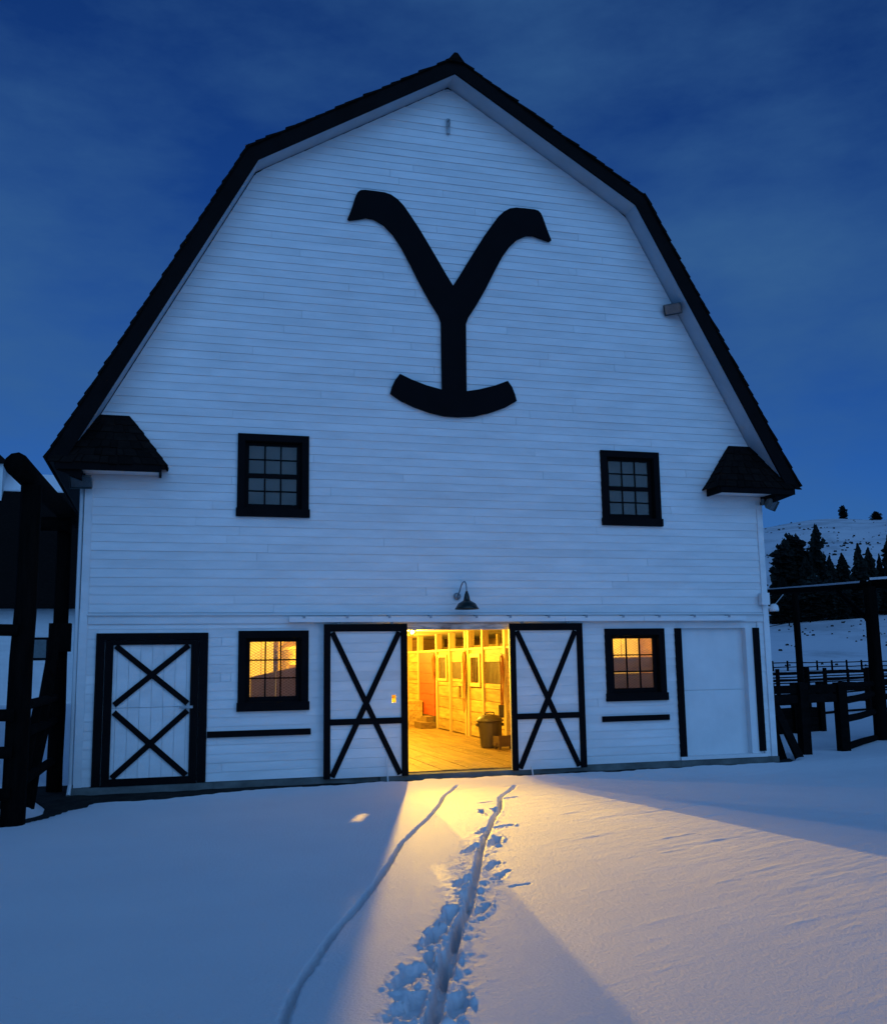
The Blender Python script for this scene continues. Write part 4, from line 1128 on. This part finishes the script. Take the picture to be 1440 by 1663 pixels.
# ------------------------------------------------------------------ conifers on the hill
def crown_mesh(kind, seed):
    rs = random.Random(seed); m = MB()
    # unit tree: height 1, needles in drooping whorled sprays
    if kind == 'spire': lv, rad, z0 = 30, 0.17, 0.05
    elif kind == 'sparse': lv, rad, z0 = 22, 0.27, 0.14
    else: lv, rad, z0 = 24, 0.30, 0.05
    for i in range(lv):
        t = i/(lv-1); z = z0+(1.0-z0)*t**0.95
        if kind == 'round': r = rad*math.sqrt(max(0.0, 1-(2*t-0.85)**2/1.45))*rs.uniform(.7, 1.05)
        elif kind == 'sparse': r = rad*(1-0.80*t)*rs.uniform(0.55, 1.15)
        else: r = rad*(1-t)**0.72*rs.uniform(0.8, 1.12)+0.010
        nb_ = 11 if kind != 'sparse' else 8
        for b in range(nb_):
            if kind == 'sparse' and rs.random() < 0.25: continue
            a = rs.uniform(0, 6.283); L = r*rs.uniform(0.65, 1.12)
            d = Vector((math.cos(a), math.sin(a), 0)); sd_ = Vector((-d.y, d.x, 0))
            zz = z+rs.uniform(-0.02, 0.02)
            for s in range(4):
                u = (s+0.6)/4; c = d*(L*u)+Vector((0,0,zz+(0.05*u-0.10*u*u if kind != 'round' else 0.03*rs.uniform(-1,1))))
                wd = L*(0.42-0.22*u)*rs.uniform(0.7,1.3)+0.010; hh = rs.uniform(0.010, 0.030)
                ln = L*0.24+0.012
                v = [c-d*ln+Vector((0,0,hh)), c+sd_*wd+Vector((0,0,-hh*rs.uniform(0,1.5))), c+d*ln+Vector((0,0,-hh)), c-sd_*wd+Vector((0,0,-hh*rs.uniform(0,1.5)))]
                m.add(v, [(0,1,2),(0,2,3)])
                if s % 2: m.add([c-d*ln+Vector((0,0,-hh*.5)), c+Vector((0,0,-hh*2.2))+sd_*rs.uniform(-.02,.02), c+d*ln*1.1, c+Vector((0,0,hh*1.6))], [(0,1,2,3)])
    return m
CR = {}
for kind in ('spire', 'sparse', 'round'):
    for v in range(2):
        o = crown_mesh(kind, v*13+len(kind)).build('crown_proto', NEEDLE)
        CR[(kind, v)] = o.data
        bpy.data.objects.remove(o)
tp = MB().tube([(0,0,-0.03),(0,0,0.5),(0,0,0.97)], [0.022,0.014,0.002], 7).build('trunk_proto', BARK)
TRUNK = tp.data; bpy.data.objects.remove(tp)
def tree(px, d, top_px, kind, v, label, wide=1.0, group='conifers on the hillside', base=None):
    x, y = at_az(px, d); z = hz(x, y)
    # height that reaches the given photo row
    v0 = fw + rt*((px-720)/1599.555) - up*((top_px-831.5)/1599.555)
    hd = math.hypot(v0.x, v0.y); ztop = CAM.z + v0.z/hd*math.hypot(x-CAM.x, y-CAM.y)
    H = max(1.5, ztop-z)
    t = thing('conifer_tree', label, 'tree', group, (x, y, z-0.1))
    for nm, me in (('crown', CR[(kind, v)]), ('trunk', TRUNK)):
        o = bpy.data.objects.new(nm, me); col.objects.link(o); o.parent = t
        o.scale = (H*wide, H*wide, H); o.rotation_euler = (0,0,random.uniform(0, 6.28))
    return t
tree(1322, 232, 858, 'sparse', 0, 'tallest open branched conifer in the clump beside the barn', 0.85)
tree(1283, 236, 874, 'round', 0, 'rounded bushy dark conifer left of the tallest one', 0.85)
tree(1268, 233, 884, 'round', 1, 'rounded dark conifer half hidden by the barn corner', 0.7)
tree(1302, 228, 905, 'spire', 0, 'dark conifer filling the gap left of the tallest tree', 1.3)
tree(1341, 229, 905, 'spire', 1, 'dark conifer tucked against the right of the tallest tree', 1.2)
tree(1361, 230, 901, 'spire', 0, 'dark spire conifer standing alone in the middle of the row', 1.35)
tree(1388, 231, 886, 'spire', 1, 'taller of the twin spire conifers right of the gap', 1.15)
tree(1404, 233, 892, 'spire', 0, 'shorter of the twin spire conifers right of the gap', 1.2)
tree(1421, 238, 902, 'spire', 1, 'thin small conifer between the twins and the frame edge', 0.85)
tree(1438, 234, 871, 'spire', 0, 'tall dark conifer at the right edge of the picture', 1.1)
tree(1262, 222, 938, 'spire', 1, 'small dark conifer low beside the barn wall', 1.7)
tree(1281, 222, 948, 'spire', 0, 'squat young conifer under the rounded conifers', 2.0)
tree(1312, 221, 936, 'round', 1, 'low bushy conifer in front of the tallest tree', 1.1)
tree(1336, 221, 944, 'round', 0, 'low bushy conifer above the gateway beam left of centre', 1.1)
tree(1374, 222, 940, 'round', 1, 'low bushy conifer above the gateway beam right of centre', 1.1)
tree(1398, 223, 945, 'round', 0, 'low bushy conifer below the twin spires', 1.1)
tree(1250, 221, 960, 'round', 1, 'low dark conifer mostly behind the barn corner', 1.1)
tree(1355, 220, 950, 'round', 0, 'low bushy conifer below the lone spire', 1.1)
def at_top(px, rows, d): return at_az(px, d)
tree(1368, 640, 822, 'round', 0, 'lone round tree on the skyline of the hill', 0.9, 'trees on the skyline')
tree(1421, 640, 831, 'round', 1, 'low dark tree on the skyline right of the lone round tree', 1.5, 'trees on the skyline')
# scattered sagebrush on the slope
sg = MB(); rs = random.Random(5)
for k in range(1100):
    px_ = rs.uniform(1225, 1560); d = rs.choice((rs.uniform(150, 215), rs.uniform(250, 640), rs.uniform(250, 420)))
    x, y = at_az(px_, d)
    if float(fbm(np.array([x/25.]), np.array([y/25.]), 3, 12)[0]) < -0.02 and rs.random() < .8: continue
    if d < 230 and rs.random() < 0.6: continue
    z = hz(x, y); s = rs.uniform(0.2, 0.6)*(0.6 if d < 230 else 1)*(1 if d < 250 else 1.4)
    for q in range(5):
        a = rs.uniform(0, 6.28); c = Vector((x+rs.uniform(-.5,.5)*s, y+rs.uniform(-.5,.5)*s, z+s*0.3))
        u = Vector((math.cos(a), math.sin(a), rs.uniform(-.3,.3)))*s*0.6; v = Vector((0,0,s*0.55))
        sg.add([c-u-v*.6, c+u-v*.6, c+u*.7+v, c-u*.6+v*rs.uniform(.6,1)], [(0,1,2,3)])
tag(sg.build('sagebrush', SHRUB), 'scattered dark sagebrush on the snowy hillside', 'shrubs', kind='stuff')
